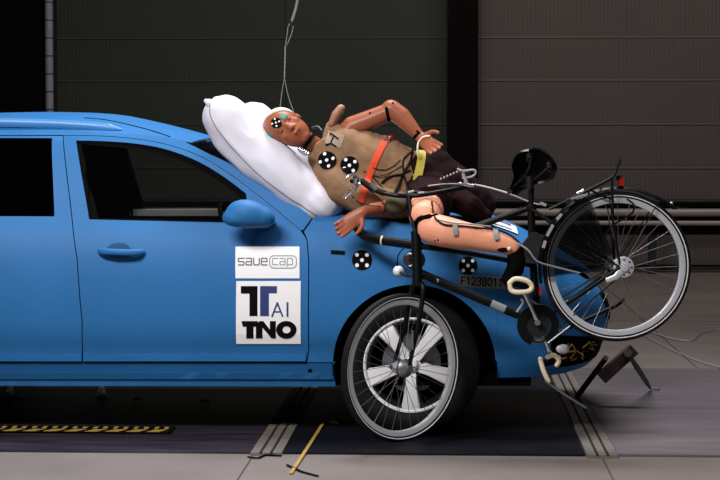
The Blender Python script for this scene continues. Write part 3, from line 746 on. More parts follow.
# stitched seam on the near tube
seam = []
for i in range(25):
    t = i/24*(len(near)-1); a = min(int(t), len(near)-2); c = near[a].lerp(near[a+1], t-a); d = (near[a+1]-near[a]).normalized()
    r = rad[a]+(rad[a+1]-rad[a])*(t-a); out = (Vector((0, -1, 0))*.93+d.cross(Vector((0, 1, 0)))*-.36); out = (out-d*out.dot(d)).normalized()
    if out.z > 0 and False: out.z *= -1
    seam.append(c+out*(r+.012))
seam = [P(204, 101, .12), P(206, 112, .10), P(213, 127, .10), P(228, 147, .10), P(244, 163, .10), P(262, 178, .10), P(282, 192, .10), P(302, 204, .11), P(320, 211, .12)]
seam = spline(seam, 6)
def snap(obj, pts, off):
    bpy.context.view_layer.update(); w_ = root_loc(obj)
    t = BVHTree.FromPolygons([v.co for v in obj.data.vertices], [p.vertices for p in obj.data.polygons]); out = []
    for p in pts:
        lo, n, i, d = t.find_nearest(p-w_); out.append(lo+n*off+w_)
    return out
seam = snap(bag, seam, .002)
MB().tube(seam, .0028, 5).build('seam', M['thread'], bag)
tab = snap(bag, [P(206, 100, .15)], 0)[0]
MB().tube([tab, tab+Vector((-.008, 0, .006)), tab+Vector((-.016, 0, .010))], [.022, .018, .012], 10, 'round').build('corner_tab', M['bag'], bag)

# ------------------------------------------------------------------ the dummy
dummy = thing('person', 'crash test dummy in tan vest and dark shorts lying across the car bonnet', 'person', tuple(P(425, 215, .3)))
DB = MB()
# head frame
HC = P(288, 129.5, .19)
Hu = Vector((-.84, .03, .50)).normalized(); Hf = Vector((.06, -.96, .20)); Hf = (Hf-Hu*Hf.dot(Hu)).normalized(); Hs = Hu.cross(Hf)
def H(u, f, s): return HC+Hu*u+Hf*f+Hs*s*1.08
DB.ell(H(.035, -.02, 0), (Hu*.094, Hf*.098, Hs*.090), 24, 16)
DB.ell(H(-.03, .022, 0), (Hu*.088, Hf*.068, Hs*.072), 20, 14)
DB.ell(H(-.092, .045, 0), (Hu*.026, Hf*.030, Hs*.034), 14, 10)
DB.ell(H(.034, .070, 0), (Hu*.014, Hf*.016, Hs*.052), 16, 8)       # brow
DB.tube([H(.025, .072, 0), H(-.005, .092, 0), H(-.018, .098, 0)], [.010, .013, .014], 10, 'round')
DB.ell(H(-.022, .088, .012), (Hu*.009, Hf*.010, Hs*.010)); DB.ell(H(-.022, .088, -.012), (Hu*.009, Hf*.010, Hs*.010))
DB.ell(H(-.048, .084, 0), (Hu*.007, Hf*.010, Hs*.026)); DB.ell(H(-.060, .081, 0), (Hu*.007, Hf*.010, Hs*.022))
for sg in (1, -1):
    DB.ell(H(-.015, .058, sg*.042), (Hu*.024, Hf*.02, Hs*.02))
    DB.ell(H(.016, .070, sg*.031), (Hu*.010, Hf*.010, Hs*.016))
    DB.ell(H(-.005, -.015, sg*.082), (Hu*.022, Hf*.012, Hs*.007))
# neck
nb = P(321, 152, .30)
DB.tube([H(-.07, -.02, 0), H(-.11, -.02, 0), nb, P(335, 158, .27)], [.050, .050, .055, .06], 16, 'round')
# torso core (under the vest)
T0, T1, T2, T3 = P(338, 160, .26), P(365, 168, .26), P(400, 178, .27), P(430, 186, .28)
tup = Vector((.28, 0, .96)).normalized()
DB.tube([T0, T1, T2, T3], [(.13, .09), (.14, .09), (.12, .08), (.13, .09)], 20, 'round', ref=tup)
# left (upper) arm
shl = P(343, 126, .27); elb = P(391, 110, .24); wrl = P(418, 134, .20)
DB.tube([P(348, 132, .26), P(352, 127, .26), P(372, 119, .25), P(388, 112, .24)], [.055, .054, .049, .044], 18, 'round')
DB.tube([P(391, 109, .24), P(402, 117, .23), P(412, 128, .21), P(418, 134.5, .20)], [.048, .047, .035, .028], 18, 'round')
# right (lower) arm, doubled back under the chest
DB.tube([P(340, 188, .20), P(365, 197, .17), P(392, 205, .09)], [.05, .048, .042], 16, 'round')
DB.tube([P(392, 206, .07), P(382, 209, .04), P(372, 210, -.03), P(364, 211.5, -.08)], [.040, .038, .033, .026], 16, 'round')
def hand(w, d, n, sg, curl, spread=.12, sc=1.0, ths=1):
    d = Vector(d).normalized(); n = Vector(n); n = (n-d*n.dot(d)).normalized(); s = d.cross(n)*sg
    tips = []
    DB.tube([w-d*.01, w+d*.03, w+d*.065, w+d*.095], [(.024, .018), (.036, .015), (.041, .014), (.040, .012)], 16, 'round', ref=s)
    for k, (o, L) in enumerate(((.031, .072), (.011, .082), (-.010, .076), (-.030, .060))):
        p = w+d*.092+s*o; dd = (d+s*o*spread*12).normalized(); pts = [p-dd*.015, p]; c = curl*(1+.12*k)
        for j, fr in enumerate((.45, .3, .25)):
            ang = c*(j+1)*.75
            e = dd*math.cos(ang)+n*math.sin(ang); pts.append(pts[-1]+e*L*fr*sc)
        DB.tube(pts, [.0105, .0105, .0098, .009, .0078], 10, 'round'); tips.append(pts[-1])
    b0 = w+d*.02+s*.024; t1 = b0+(d*.55+s*.75+n*.25).normalized()*.038; t2 = t1+(d*.8+s*.35+n*.3).normalized()*.032; t3 = t2+(d*.9+s*.1+n*.35).normalized()*.024
    DB.tube([b0-s*.01, b0, t1, t2, t3], [.014, .015, .0125, .011, .009], 10, 'round')
    return tips
hand(P(420, 136.5, .19), (.60, -.62, -.50), (-.35, -.62, .42), -1, .22, .24, .92)
hand(P(362, 212, -.09), (-.75, -.12, -.62), (.05, -.85, .2), -1, .35, .16)
# right (near) leg: thigh toward the viewer, shin along the bicycle frame
hipr = P(430, 196, .20); kn = P(427, 220, -.27)
DB.tube([hipr, P(428, 203, .06), P(426, 211, -.12), P(425, 217, -.23)], [.10, .092, .084, .075], 20, 'round')
DB.tube([P(433, 229, -.33), P(446, 232, -.35), P(470, 236.5, -.36), P(495, 242, -.36), P(512, 247, -.36)], [.074, .073, .062, .052, .042], 20, 'round')
# left (far) leg folded behind
DB.tube([P(438, 178, .32), P(458, 194, .36), P(476, 204, .40)], [.10, .088, .07], 18, 'round')
DB.tube([P(474, 206, .44), P(455, 206, .62), P(430, 205, .72)], [.062, .055, .042], 16, 'round')
body = blob('body', DB, .0055, M['skin'], dummy, 3)
# colour patches are real paint: lower body in a paler vinyl
body.data.materials.append(M['leg']); off = root_loc(dummy)
for p in body.data.polygons:
    c = p.center+off
    if c.y < -.03 and c.x > P(405, 200, -.2).x and c.z < 1.2: p.material_index = 1
# shoes
sh = MB()
sh.tube([P(516, 250, -.35), P(516.5, 260, -.36), P(515, 270, -.37), P(508, 279, -.40)], [.042, .044, .042, .032], 16, 'round')
blob('shoe', sh, .008, M['black'], dummy, 3)
sh2 = MB().tube([P(430, 203, .70), P(420, 203, .74), P(412, 206, .80)], [(.05, .04), (.05, .035), (.04, .025)], 14, 'round'); blob('shoe', sh2, .01, M['black'], dummy, 2)
# vest
V = MB()
V.tube([P(328, 147, .28), P(337, 158, .25), P(356, 166, .245), P(380, 172, .25), P(402, 179, .25), P(411, 181, .255)], [(.125, .115), (.175, .135), (.185, .14), (.178, .135), (.15, .12), (.142, .115)], 28, 'flat', ref=tup)
V.tube([P(335, 133, .26), P(343, 137, .26), P(350, 142, .26)], [.05, .06, .07], 16, 'round')
V.tube([P(331, 128, .27), P(334, 150, .26)], [.038, .06], 16, 'round')
V.tube([P(330, 172, .20), P(344, 188, .15), P(368, 199, .12), P(400, 204, .15)], [.085, .10, .09, .08], 16, 'round')
def cloth(amp, sc):
    def f(co, n):
        a = noise.noise(Vector((co.x*sc*1.6, co.y*sc, co.z*sc)))*amp + (abs(noise.noise(Vector((co.x*sc*3+co.z*sc, co.y*3, co.z*sc*2))))-.2)*amp*.8
        return n*a
    return f
vest = blob('vest', V, .009, M['tan'], dummy, 5, cloth(.014, 7))
sb = MB().tube([P(332, 124, .25), P(336, 115, .25), P(341, 108.5, .25)], [(.035, .020), (.040, .024), (.032, .022)], 16, 'round', ref=(0, 1, 0))
blob('shoulder_flap', sb, .006, mat('worn_tan_vinyl', (150, 108, 84), .6), dummy, 3)
# shorts
SH = MB()
SH.tube([P(416, 182, .26), P(425, 184, .27), P(440, 186, .28)], [(.15, .125), (.16, .13), (.15, .13)], 24, 'round', ref=tup)
SH.tube([P(434, 174, .26), P(450, 184, .26), P(466, 196, .28), P(478, 205, .30)], [(.12, .11), (.115, .12), (.10, .115), (.085, .10)], 22, 'round')
SH.tube([P(430, 194, .22), P(430, 200, .08), P(431, 203, -.03), P(430, 205, -.09)], [.125, .115, .104, .098], 22, 'flat')
SH.tube([P(455, 198, .14), P(470, 207, .1), P(484, 216, .12)], [.07, .06, .04], 16, 'round')
shorts = blob('shorts', SH, .009, M['shorts'], dummy, 4, cloth(.012, 8))
# waistband showing yellow
wb = MB().tube([P(409, 180.5, .252), P(416.5, 182.5, .258)], [(.158, .130), (.166, .136)], 36, 'flat', ref=tup)
wb.build('waistband', M['yellow'], dummy)
vtree = None
def on(objs, px, py, off=.003):
    """first hit of the viewing ray on the given meshes"""
    d = (CM @ Vector(((px-360)/F, -(py-240)/F, -1))).normalized(); best = None
    for o in objs:
        w_ = root_loc(o); t = TREES.get(o.name) or BVHTree.FromPolygons([v.co for v in o.data.vertices], [p.vertices for p in o.data.polygons]); TREES[o.name] = t
        h = t.ray_cast(CP-w_, d)
        if h[0] is not None and (best is None or h[3] < best[1]): best = (h[0]+w_, h[3], h[1])
    if best is None: return None
    return best[0]+best[2]*off
TREES = {}
DO = [vest, shorts, body]
def ribbon(name, pts, wd, m, objs, parent, off=.004, th=.003):
    """strap laid on a body along a pixel path"""
    L = []
    for (x0, y0), (x1, y1) in zip(pts, pts[1:]):
        for k in range(6): t = k/6; L.append((x0+(x1-x0)*t, y0+(y1-y0)*t))
    L.append(pts[-1]); vs = []
    for i, (x, y) in enumerate(L):
        a, b = L[max(0, i-1)], L[min(len(L)-1, i+1)]; dx, dy = b[0]-a[0], b[1]-a[1]; l = math.hypot(dx, dy); nx, ny = -dy/l*wd/2, dx/l*wd/2
        for s_ in (-1, 0, 1):
            h = on(objs, x+nx*s_, y+ny*s_, off)
            if h is None: h = vs[-1] if vs else P(x, y, .1)
            vs.append(h)
    n = len(L); vs += [v+Vector((0, th, 0)) for v in vs]; K = n*3; fs = []
    for i in range(n-1):
        for j in range(2): fs.append((i*3+j, i*3+j+1, i*3+4+j, i*3+3+j)); fs.append((K+i*3+j, K+i*3+3+j, K+i*3+4+j, K+i*3+j+1))
        fs.append((i*3, i*3+3, K+i*3+3, K+i*3)); fs.append((i*3+2, K+i*3+2, K+i*3+5, i*3+5))
    fs += [(0, K, K+1, 1), (1, K+1, K+2, 2), (K-3, K-2, K+K-2, K+K-3), (K-2, K-1, K+K-1, K+K-2)]
    return MB().add(vs, fs).build(name, m, parent)
st = ribbon('strap', [(385, 141), (379, 152), (371, 170), (366, 185), (361, 203)], 6.2, M['orange'], [vest], dummy, .006)
c = on([vest], 388, 142, .0) or P(388, 140, .2)
MB().ell(P(390, 137.5, .20), ((.018, 0, .005), (0, .014, 0), (-.004, 0, .014))).build('strap_buckle', M['red'], dummy)
MB().box(P(386.5, 140.5, .19), (.03, .02, .02)).build('buckle_plate', M['chrome'], dummy)
ribbon('pale_patch', [(327, 137), (343, 142)], 13, mat('pale_patch', (136, 118, 102), .8), [vest], dummy, .004)
for a, b_ in (((330.5, 132.5), (335, 133.8)), ):
    pass
def mark(pts, m=M['ink'], wd=1.5, objs=(vest,), nm='pen_mark', off=.0055): return ribbon(nm, pts, wd, m, list(objs), dummy, off, .001)
mark([(328.5, 132.5), (335, 136.5), (339, 139.5)]); mark([(334, 137), (331, 143)]); mark([(326, 145.5), (331, 143.8), (336.5, 147)])
def body_marker(px, py, r, objs, nm='target_marker', tilt=0.5, kx=1.0):
    n = 24; c = on(objs, px, py, .004)
    vs = [c]+[on(objs, px+kx*r*math.cos(2*PI*k/n), py+r*math.sin(2*PI*k/n), .004) for k in range(n)]
    nn = len(vs); vs = [v if v is not None else c for v in vs]
    vs2 = vs+[v+Vector((0, .004, 0)) for v in vs]
    fs = [(0, 1+k, 1+(k+1) % n) for k in range(n)]+[(nn, nn+1+(k+1) % n, nn+1+k) for k in range(n)]+[(1+k, nn+1+k, nn+1+(k+1) % n, 1+(k+1) % n) for k in range(n)]
    o = MB().add(vs2, fs).build(nm, M['ink'], dummy)
    # fit dots to the disc plane
    nrm = Vector((0, 0, 0))
    for k in range(n): nrm += (vs[1+k]-c).cross(vs[1+(k+1) % n]-c)
    nrm.normalize(); nrm = -nrm if nrm.dot(CP-c) < 0 else nrm
    D = MB()
    for a, b in ((0, 0), (-.5, -.5), (.5, -.5), (-.5, .5), (.5, .5)):
        ca, sa = math.cos(tilt), math.sin(tilt); a, b = a*ca-b*sa, a*sa+b*ca
        h = (on(objs, px+kx*r*a, py+r*b, .004) or c)+nrm*.005
        D.lathe([(0, .0012), (r*.19/205, .0012), (r*.2/205, -.002)], h, nrm, 12)
    D.build('white_dots', M['white'], o)
    return o
body_marker(327.5, 160.5, 9.2, [vest]); body_marker(349.5, 165.5, 9.2, [vest], tilt=.2)
body_marker(276.5, 123, 5.2, [body])
# green paint marks on the head
mark([(270, 133), (272, 136.5)], M['green'], 5, (body,), 'paint_mark', .003)
mark([(280.5, 115.5), (286, 117.5)], M['green'], 4.5, (body,), 'paint_mark', .003)
cp = MB().ell(H(.045, -.022, 0), (Hu*.088, Hf*.102, Hs*.093), 28, 18)
cp.v = [v for v in cp.v]
cpo = cp.build('crown_highlight', mat('pale_crown_highlight', (206, 196, 188), .6), dummy)  # pale shell on the crown, the top light's highlight put in as colour
bmx = bmesh.new(); bmx.from_mesh(cpo.data)
bmesh.ops.bisect_plane(bmx, geom=bmx.verts[:]+bmx.edges[:]+bmx.faces[:], plane_co=H(.06, .02, 0)+Hs*(.045 if Hs.z > 0 else -.045)-off, plane_no=(Hu*.55-Hf*.45+Hs*(.55 if Hs.z > 0 else -.55)).normalized(), clear_inner=True)
bmesh.ops.holes_fill(bmx, edges=[e for e in bmx.edges if e.is_boundary]); bmx.to_mesh(cpo.data); bmx.free()
# eyes
for sg in (1, -1):
    MB().ell(H(.013, .0735, sg*.031), (Hu*.0035, Hf*.008, Hs*.013)).build('eye', mat('dark_eye_line', (92, 48, 34), .6) if sg == 1 else bpy.data.materials['dark_eye_line'], dummy)
MB().ell(H(-.054, .0915, 0), (Hu*.002, Hf*.004, Hs*.022)).build('mouth_line', bpy.data.materials['dark_eye_line'], dummy)
# neck joint and joints of the limbs
MB().tube([H(-.115, -.018, 0), H(-.128, -.018, 0)], [.057, .057], 20).build('neck_ring', M['black'], dummy)
nk = MB()
for k in range(5):
    c = H(-.105-.012*k, .03, -.03); nk.sph(c+Hs*(-.03)+Hf*.02, .012)
nk.tube(spline(PP([(300, 150), (306, 154), (312, 155), (318, 158)], .22), 4), .012, 8); nk.build('neck_clamp', M['chrome'], dummy)
wire(PP([(312, 128, .3), (318, 127, .3), (322, 131, .28), (326, 130, .27)]), .007).build('neck_cable', M['darksteel'], dummy)
ribbon('elbow_gap', [(386.5, 108), (387.5, 114), (389, 120), (389.5, 125)], 3.2, M['black'], [body], dummy, .002)
ribbon('wrist_gap', [(413, 139), (416, 135.5), (419.5, 132)], 2.6, M['black'], [body], dummy, .002)
MB().tube(spline([on([body], *p, .005) or P(p[0], p[1], .14) for p in ((418, 156), (417.5, 149), (419.5, 142), (424, 137.5), (430, 137))], 4), .005, 8).build('hand_band', M['cream'], dummy)
kp = [on([body], *p, .0) or P(p[0], p[1], -.35) for p in ((420, 236), (416.5, 229), (418, 222), (424, 218), (432, 216), (438, 214.5))]
MB().tube(spline(kp, 4), [.008]*4+[.014]*4+[.018]*4+[.013]*4+[.007]*4+[.003], 10).build('knee_gap', M['black'], dummy)
MB().sph(kp[2]+Vector((.012, -.004, -.012)), .013).build('knee_bolt', M['disc'], dummy)
c = on([body], 503, 250, -.004); MB().ell(c, ((.03, 0, 0), (0, .012, 0), (0, 0, .014))).build('ankle_opening', M['ink'], dummy); MB().sph(c+Vector((.028, -.01, .004)), .010).build('ankle_bolt', M['cream'], dummy)
for px, py in ((435, 241), (438, 240)):
    MB().sph(on([body], px, py, -.003), .006).build('bolt', M['ink'], dummy)
for px, py in ((393, 103), (370, 113), (386, 108), (417, 131)):
    h = on([body], px, py, -.003)
    if h is not None: MB().sph(h, .007, 10, 6).build('bolt', M['ink'], dummy)
# pouch and harness cables on the vest
MB().ell(P(396, 205, .02), ((.058, 0, .004), (0, .05, 0), (-.004, 0, .048))).build('pouch', M['olive'], dummy)
def lay(pts, r, m, name='cable', objs=None, off=.006, dy=0.0, k=5):
    out = []
    for x, y in pts:
        h = on(objs or DO, x, y, off); out.append(h+Vector((0, dy, 0)) if h is not None else None)
    last = next((o for o in out if o is not None), P(400, 180, 0))
    for i, o in enumerate(out):
        if o is None: out[i] = P(pts[i][0], pts[i][1], last.y)
        else: last = o
    return wire(out, r, 6, k).build(name, m, dummy)
lay([(412, 151), (410, 162), (404, 172), (400, 182), (395, 192), (390, 203)], .006, M['cable'])
lay([(412, 152), (403, 160), (404, 175), (408, 186), (410, 196)], .004, M['cable'])
lay([(381, 184), (387, 178), (395, 175), (402, 174), (410, 170)], .005, M['cable'])
lay([(372, 168), (384, 170), (394, 166), (400, 160)], .0022, M['cable'])
lay([(366, 188), (376, 196), (384, 206), (382, 214)], .0025, M['cable'])
lay([(364, 171), (376, 176), (390, 173), (402, 166)], .0022, M['cable'])
lay([(372, 176), (380, 186), (390, 196), (400, 190)], .003, M['cable'])
lay([(352, 196), (358, 201), (368, 206), (380, 207)], .0022, M['cable'])
lay([(412, 175), (418, 174), (422, 168), (423, 163)], .003, M['gcable'])
lay([(431, 203), (432, 212), (436, 220), (444, 225), (456, 226.5), (475, 228.5), (498, 232), (510, 237), (518, 243)], .005, M['cable'], objs=[body], off=.008)
lay([(438, 221), (452, 224), (470, 226), (490, 229)], .0035, M['gcable'], objs=[body], off=.012)
ribbon('tape_band', [(454.5, 224), (455.5, 235)], 4.5, M['tape'], [body], dummy, .013)
ribbon('tape_band', [(494.5, 230), (496, 240)], 4.5, M['tape'], [body], dummy, .013)
wire(PP([(517, 243, -.42), (528, 250, -.45), (537, 261, -.45), (552, 266, -.43), (580, 273, -.42)]), .0045).build('cable', M['tape'], dummy)

# ------------------------------------------------------------------ the bicycle
BY = -.30
bike = thing('bicycle', 'black city bicycle with rear carrier crushed against the car and dummy', 'bicycle', tuple(P(402.5, 440, -.35)))
def B(*a): return P(a[0], a[1], a[2] if len(a) > 2 else BY)
def bt(name, pts, r, m=M['bike'], n=12, k=1, cap='flat', ref=None, label=None, parent=None):
    pts = [B(*p) for p in pts]
    if k > 1: pts = spline(pts, k)
    return MB().tube(pts, r, n, cap, ref=ref).build(name, m, parent or bike, label=label)
def bike_wheel(c, yaw, name, hubr):
    ax = Vector((math.sin(yaw), -math.cos(yaw), 0)); ux = Vector((math.cos(yaw), math.sin(yaw), 0)); uz = Vector((0, 0, 1))
    o = MB().lathe([(.296, -.010), (.299, -.012), (.315, -.012), (.322, -.013), (.322, .013), (.315, .012), (.299, .012), (.296, .010)], c, ax, 72, closed=True).build(name, M['rim'], bike, org=c)
    MB().lathe([(.321, -.013), (.327, -.017), (.338, -.019), (.347, -.013), (.350, 0), (.347, .013), (.338, .019), (.327, .017), (.321, .013), (.319, 0)], c, ax, 72, closed=True).build('tyre', M['tyre'], o)
    MB().lathe([(.3285, .0165), (.3325, .019), (.3330, .0195), (.329, .0190)], c, ax, 72, closed=True).lathe([(.3285, -.0165), (.3325, -.019), (.3330, -.0195), (.329, -.0190)], c, ax, 72, closed=True).build('reflective_stripe', M['reflective'], o)
    MB().lathe([(0, -.06), (.009, -.06), (.009, -.036), (.03 if hubr < .04 else .033, -.034), (.03, -.028), (.017, -.024), (.017, .024), (hubr, .026), (hubr, .036), (.009, .040), (.009, .06), (0, .06)], c, ax, 32).build('hub', M['rim'], o)
    base = None; R = Matrix((ux, ax, uz)).transposed()
    N_ = 32
    me = None
    for k in range(N_):
        sd = 1 if k % 2 else -1; a = 2*PI*k/N_; b = a+(.55 if (k//2) % 2 else -.55)
        p0 = c+ax*sd*.03+(ux*math.cos(b)+uz*math.sin(b))*min(.028, hubr); p1 = c+(ux*math.cos(a)+uz*math.sin(a))*.298
        d = p1-p0
        if me is None:
            mb = MB().tube([(0, 0, 0), (0, 0, 1)], .0011, 5); sp = mb.build('spoke', M['steel' if hubr > .03 else 'steel2'], None); sp.parent = o; me = sp.data
        else: sp = link_mesh('spoke', me, o)
        sp.location = p0-c; sp.rotation_euler = d.to_track_quat('Z', 'Y').to_euler(); sp.scale = (1.35, 1.35, d.length)
    return o, ax, ux
CF = P(401.4, 367.8, -.34); CR = P(617, 266.5, -.33)
wf, axf, uxf = bike_wheel(CF, math.radians(40.5), 'front_wheel', .02)
wr_, axr, uxr = bike_wheel(CR, math.radians(7), 'rear_wheel', .038)
# fork
crown = P(418, 284, -.33)
for sg in (1, -1):
    e = CF+axf*sg*.055; mtop = crown+axf*sg*.04+Vector((0, 0, -.02))
    fk = MB().tube(spline([crown, mtop, mtop+(e-mtop)*.45+Vector((.006, 0, 0)), e+Vector((.01, 0, .05)), e], 4), [.014]*5+[.012]*5+[.010]*4+[.008]*3, 10).build('fork_blade', M['bike'], bike)
    MB().cyl(e-axf*sg*.006, e+axf*sg*.014, .017, n=10).build('axle_nut', M['disc'], bike)
MB().lathe([(0, -.02), (.042, -.018), (.045, .0), (.03, .02), (.0, .03)], CF+axf*.03, axf, 24).build('front_drum', M['disc'], bike)
MB().box(P(412.5, 340, -.40), (.008, .01, .09)).sph(P(420.5, 302, -.345), .010).build('fork_bolt', M['chrome'], bike)
bt('head_tube', [(416, 231, -.31), (417.5, 286, -.33)], .024)
bt('steerer', [(408.5, 196, -.20), (411, 214, -.25), (416, 234, -.31)], .010)
bt('bent_tube', [(355, 221, -.03), (357, 227, -.05), (361, 233, -.08), (368, 237.5, -.12), (382, 240.5, -.18), (400, 243, -.24), (420, 246, -.30)], .022, k=5, n=14, cap='round')
bt('pale_band', [(381.4, 240.5, -.181), (383, 240.7, -.183)], .0235, M['cream'], 16)
bt('cross_tube', [(418, 246, -.31), (450, 250.5), (485, 256), (520, 262.5), (530, 265)], .013, k=3)
bt('down_tube', [(418, 272, -.32), (440, 282), (470, 294.5), (505, 309.5), (537, 322)], .020, k=2)
bt('down_tube_label', [(491, 303.6, BY-.004), (505, 309.6, BY-.004)], .0195, M['tape'], 12, label='pale grey label on the down tube')
bt('down_tube_label', [(429, 276.5, BY-.012), (438, 281, BY-.008)], .014, M['gcable'], 12, label='narrow pale scratch label on the down tube')
bt('top_tube', [(441, 238, -.24), (482, 224.5, -.28), (531, 207)], .016)
bt('seat_tube', [(531, 205), (533, 262), (538, 322)], .018, k=2)
bt('seat_post', [(531.5, 178), (531, 206)], .013)
MB().lathe([(.0, -.014), (.024, -.014), (.026, 0), (.024, .014), (0, .014)], B(531, 207), (0, 0, 1), 16).build('seat_clamp', M['bike'], bike)
for s_ in (1, -1):
    e = CR+axr*s_*.062
    MB().tube([B(532, 209, BY-s_*.018), B(560, 229, BY-s_*.05), e], [.009, .009, .008], 8).build('seat_stay', M['bike'], bike)
    MB().tube([B(539, 320, BY-s_*.025), B(575, 298, BY-s_*.06), e], [.013, .012, .010], 10).build('chain_stay', M['bike'], bike)
    MB().tube(spline([B(549, 209, BY-.03-s_*.05), B(560, 204, BY-.03-s_*.055), B(590, 189, BY-.03-s_*.06), B(611, 178, BY-.03-s_*.06), B(616, 170, BY-.03-s_*.05), B(620, 160, BY-.03-s_*.03)], 4), .0075, 8).build('carrier_rail', M['bike'], bike)
    MB().tube([B(612, 178, BY-.03-s_*.062), B(613, 220, BY-.03-s_*.066), e+Vector((0, 0, .01))], .006, 8).build('carrier_strut', M['bike'], bike)
    MB().tube([B(590, 190, BY-.03-s_*.062), B(603, 196, BY-.03-s_*.05), B(612, 199, BY-.03-s_*.03)], .005, 6).build('carrier_strut', M['bike'], bike)
for px, py in ((560, 204), (574, 197), (588, 190), (600, 184), (611, 178), (620, 160)):
    w_ = .05 if px < 615 else .028
    MB().cyl(B(px, py, BY-.03-w_), B(px, py, BY-.03+w_), .006, n=8).build('carrier_bar', M['bike'], bike)
bt('carrier_clip', [(577, 194, BY-.09), (584, 190.5, BY-.09)], .009, M['chrome'])
bt('carrier_clip', [(571, 199, BY-.09), (584, 195, BY-.09)], .006, M['gcable'])
rl = MB().box(B(621, 182, BY-.03), (.022, .07, .035)).build('rear_reflector', M['red'], bike)
MB().box(B(618.5, 178, BY-.03), (.02, .05, .02)).build('reflector_mount', M['bike'], bike)
# rear mudguard
def guard_pt(a, w_, R_=.372): 
    r = R_-.012*(w_*w_); return CR+(uxr*math.cos(a)+Vector((0, 0, 1))*math.sin(a))*r+axr*w_*.027
mg = MB().grid(lambda u, v: guard_pt(math.radians(192-(192-44)*u), v*2-1, .372+(.018*max(0, u-.85)/.15)), 60, 6, (0, 0, .003)).build('rear_mudguard', M['bike'], bike)
a = math.radians(44)
MB().grid(lambda u, v: CR+(uxr*math.cos(a-.10*u)+Vector((0, 0, 1))*math.sin(a-.10*u))*(.392+.04*u)+axr*(v*2-1)*(.025-.012*u), 4, 3, (0, 0, .004)).build('mud_flap', M['bike'], bike)
MB().sph(guard_pt(math.radians(49), 0, .388), .008).build('mudguard_rivet', M['rim'], bike)
for aa, ln, wd in ((152, .06, .004), (163, .035, .006), (140, .035, .006)):
    t = math.radians(aa); p = guard_pt(t, .85); d = Vector((-math.sin(t)*uxr.x, 0, math.cos(t)))
    MB().bar(p-d*ln/2+axr*.006, p+d*ln/2+axr*.006, .008, .014).build('mudguard_label', M['gcable'], bike)
for s_ in (1, -1):
    for aa in (58, 98):
        MB().tube([CR+axr*s_*.06, guard_pt(math.radians(aa), s_, .37)], .0028, 6).build('mudguard_stay', M['bike'], bike)
# coat guard over the front upper quarter of the rear wheel
for s_ in (1, -1):
    MB().grid(lambda u, v: CR+(uxr*math.cos(math.radians(188-74*u))+Vector((0, 0, 1))*math.sin(math.radians(188-74*u)))*(.07+.285*v)+axr*s_*(.052-.018*v), 18, 6, tuple(axr*.002)).build('coat_guard', M['guard'], bike)
# hub brake
MB().lathe([(0, .0), (.047, .0), (.050, .006), (.046, .018), (.020, .022), (.018, .032), (0, .034)], CR+axr*.042+Vector((.02, 0, 0)), axr, 28).build('drum_brake', M['rim'], bike)
MB().tube([CR+axr*.062+Vector((.015, 0, -.01)), CR+axr*.066+Vector((-.02, 0, -.045)), CR+axr*.064+Vector((-.06, 0, -.06))], [(.02, .006), (.014, .005), (.012, .005)], 10, 'round', ref=(0, 0, 1)).build('brake_arm', M['rim'], bike)
for k in range(8):
    t = 2*PI*k/8; MB().cyl(CR+Vector((.02, 0, 0))+axr*.058+(uxr*math.cos(t)+Vector((0, 0, 1))*math.sin(t))*.035, CR+Vector((.02, 0, 0))+axr*.064+(uxr*math.cos(t)+Vector((0, 0, 1))*math.sin(t))*.035, .0045, n=8).build('drum_bolt', M['darksteel'], bike)
MB().lathe([(.0, -.058), (.03, -.058), (.034, -.05), (.034, -.046), (0, -.046)], CR, axr, 24).build('sprocket', M['darksteel'], bike)
bt('brake_cable', [(600, 262, BY-.09), (603, 240, BY-.09), (612, 226, BY-.08), (631, 214, BY-.07), (634, 205, BY-.06), (627, 199, BY-.04)], .0045, M['bike'], 6, 5)
bt('shift_linkage', [(588, 242), (593, 252), (603, 260), (612, 264, BY-.09)], .007, M['disc'], 8, 3)
# bottom bracket, chainring, cranks, pedals
BB = B(537.5, 323); 
MB().lathe([(0, -.04), (.024, -.04), (.026, 0), (.024, .04), (0, .04)], BB, (0, 1, 0), 20).build('bottom_bracket', M['bike'], bike)
MB().lathe([(.0, .0), (.055, 0), (.057, .003), (.0, .003)], BB+Vector((0, -.052, -.006)), (0, -1, 0), 32).build('chainring', M['darksteel'], bike)
cr_ = MB()
for k in range(28):
    t = 2*PI*k/28; cr_.box(BB+Vector((.083*math.cos(t), -.045, .083*math.sin(t)-.006)), (.008, .004, .008))
cr_.lathe([(.060, 0), (.083, 0), (.083, .004), (.060, .004)], BB+Vector((0, -.043, -.006)), (0, -1, 0), 40, closed=True)
cr_.build('chain_guard', M['disc'], bike, ang=30)
def arcs(a0, a1, r0, r1, y, m, nm):
    MB().grid(lambda u, v: BB+Vector((math.cos(math.radians(a0+(a1-a0)*u))*(r0+(r1-r0)*v), y, math.sin(math.radians(a0+(a1-a0)*u))*(r0+(r1-r0)*v)-.006)), 24, 2, (0, .004, 0)).build(nm, m, bike)
arcs(70, 250, .056, .098, -.062, M['bike'], 'chain_case')
arcs(-60, 70, .060, .098, -.060, M['bike'], 'chain_case')
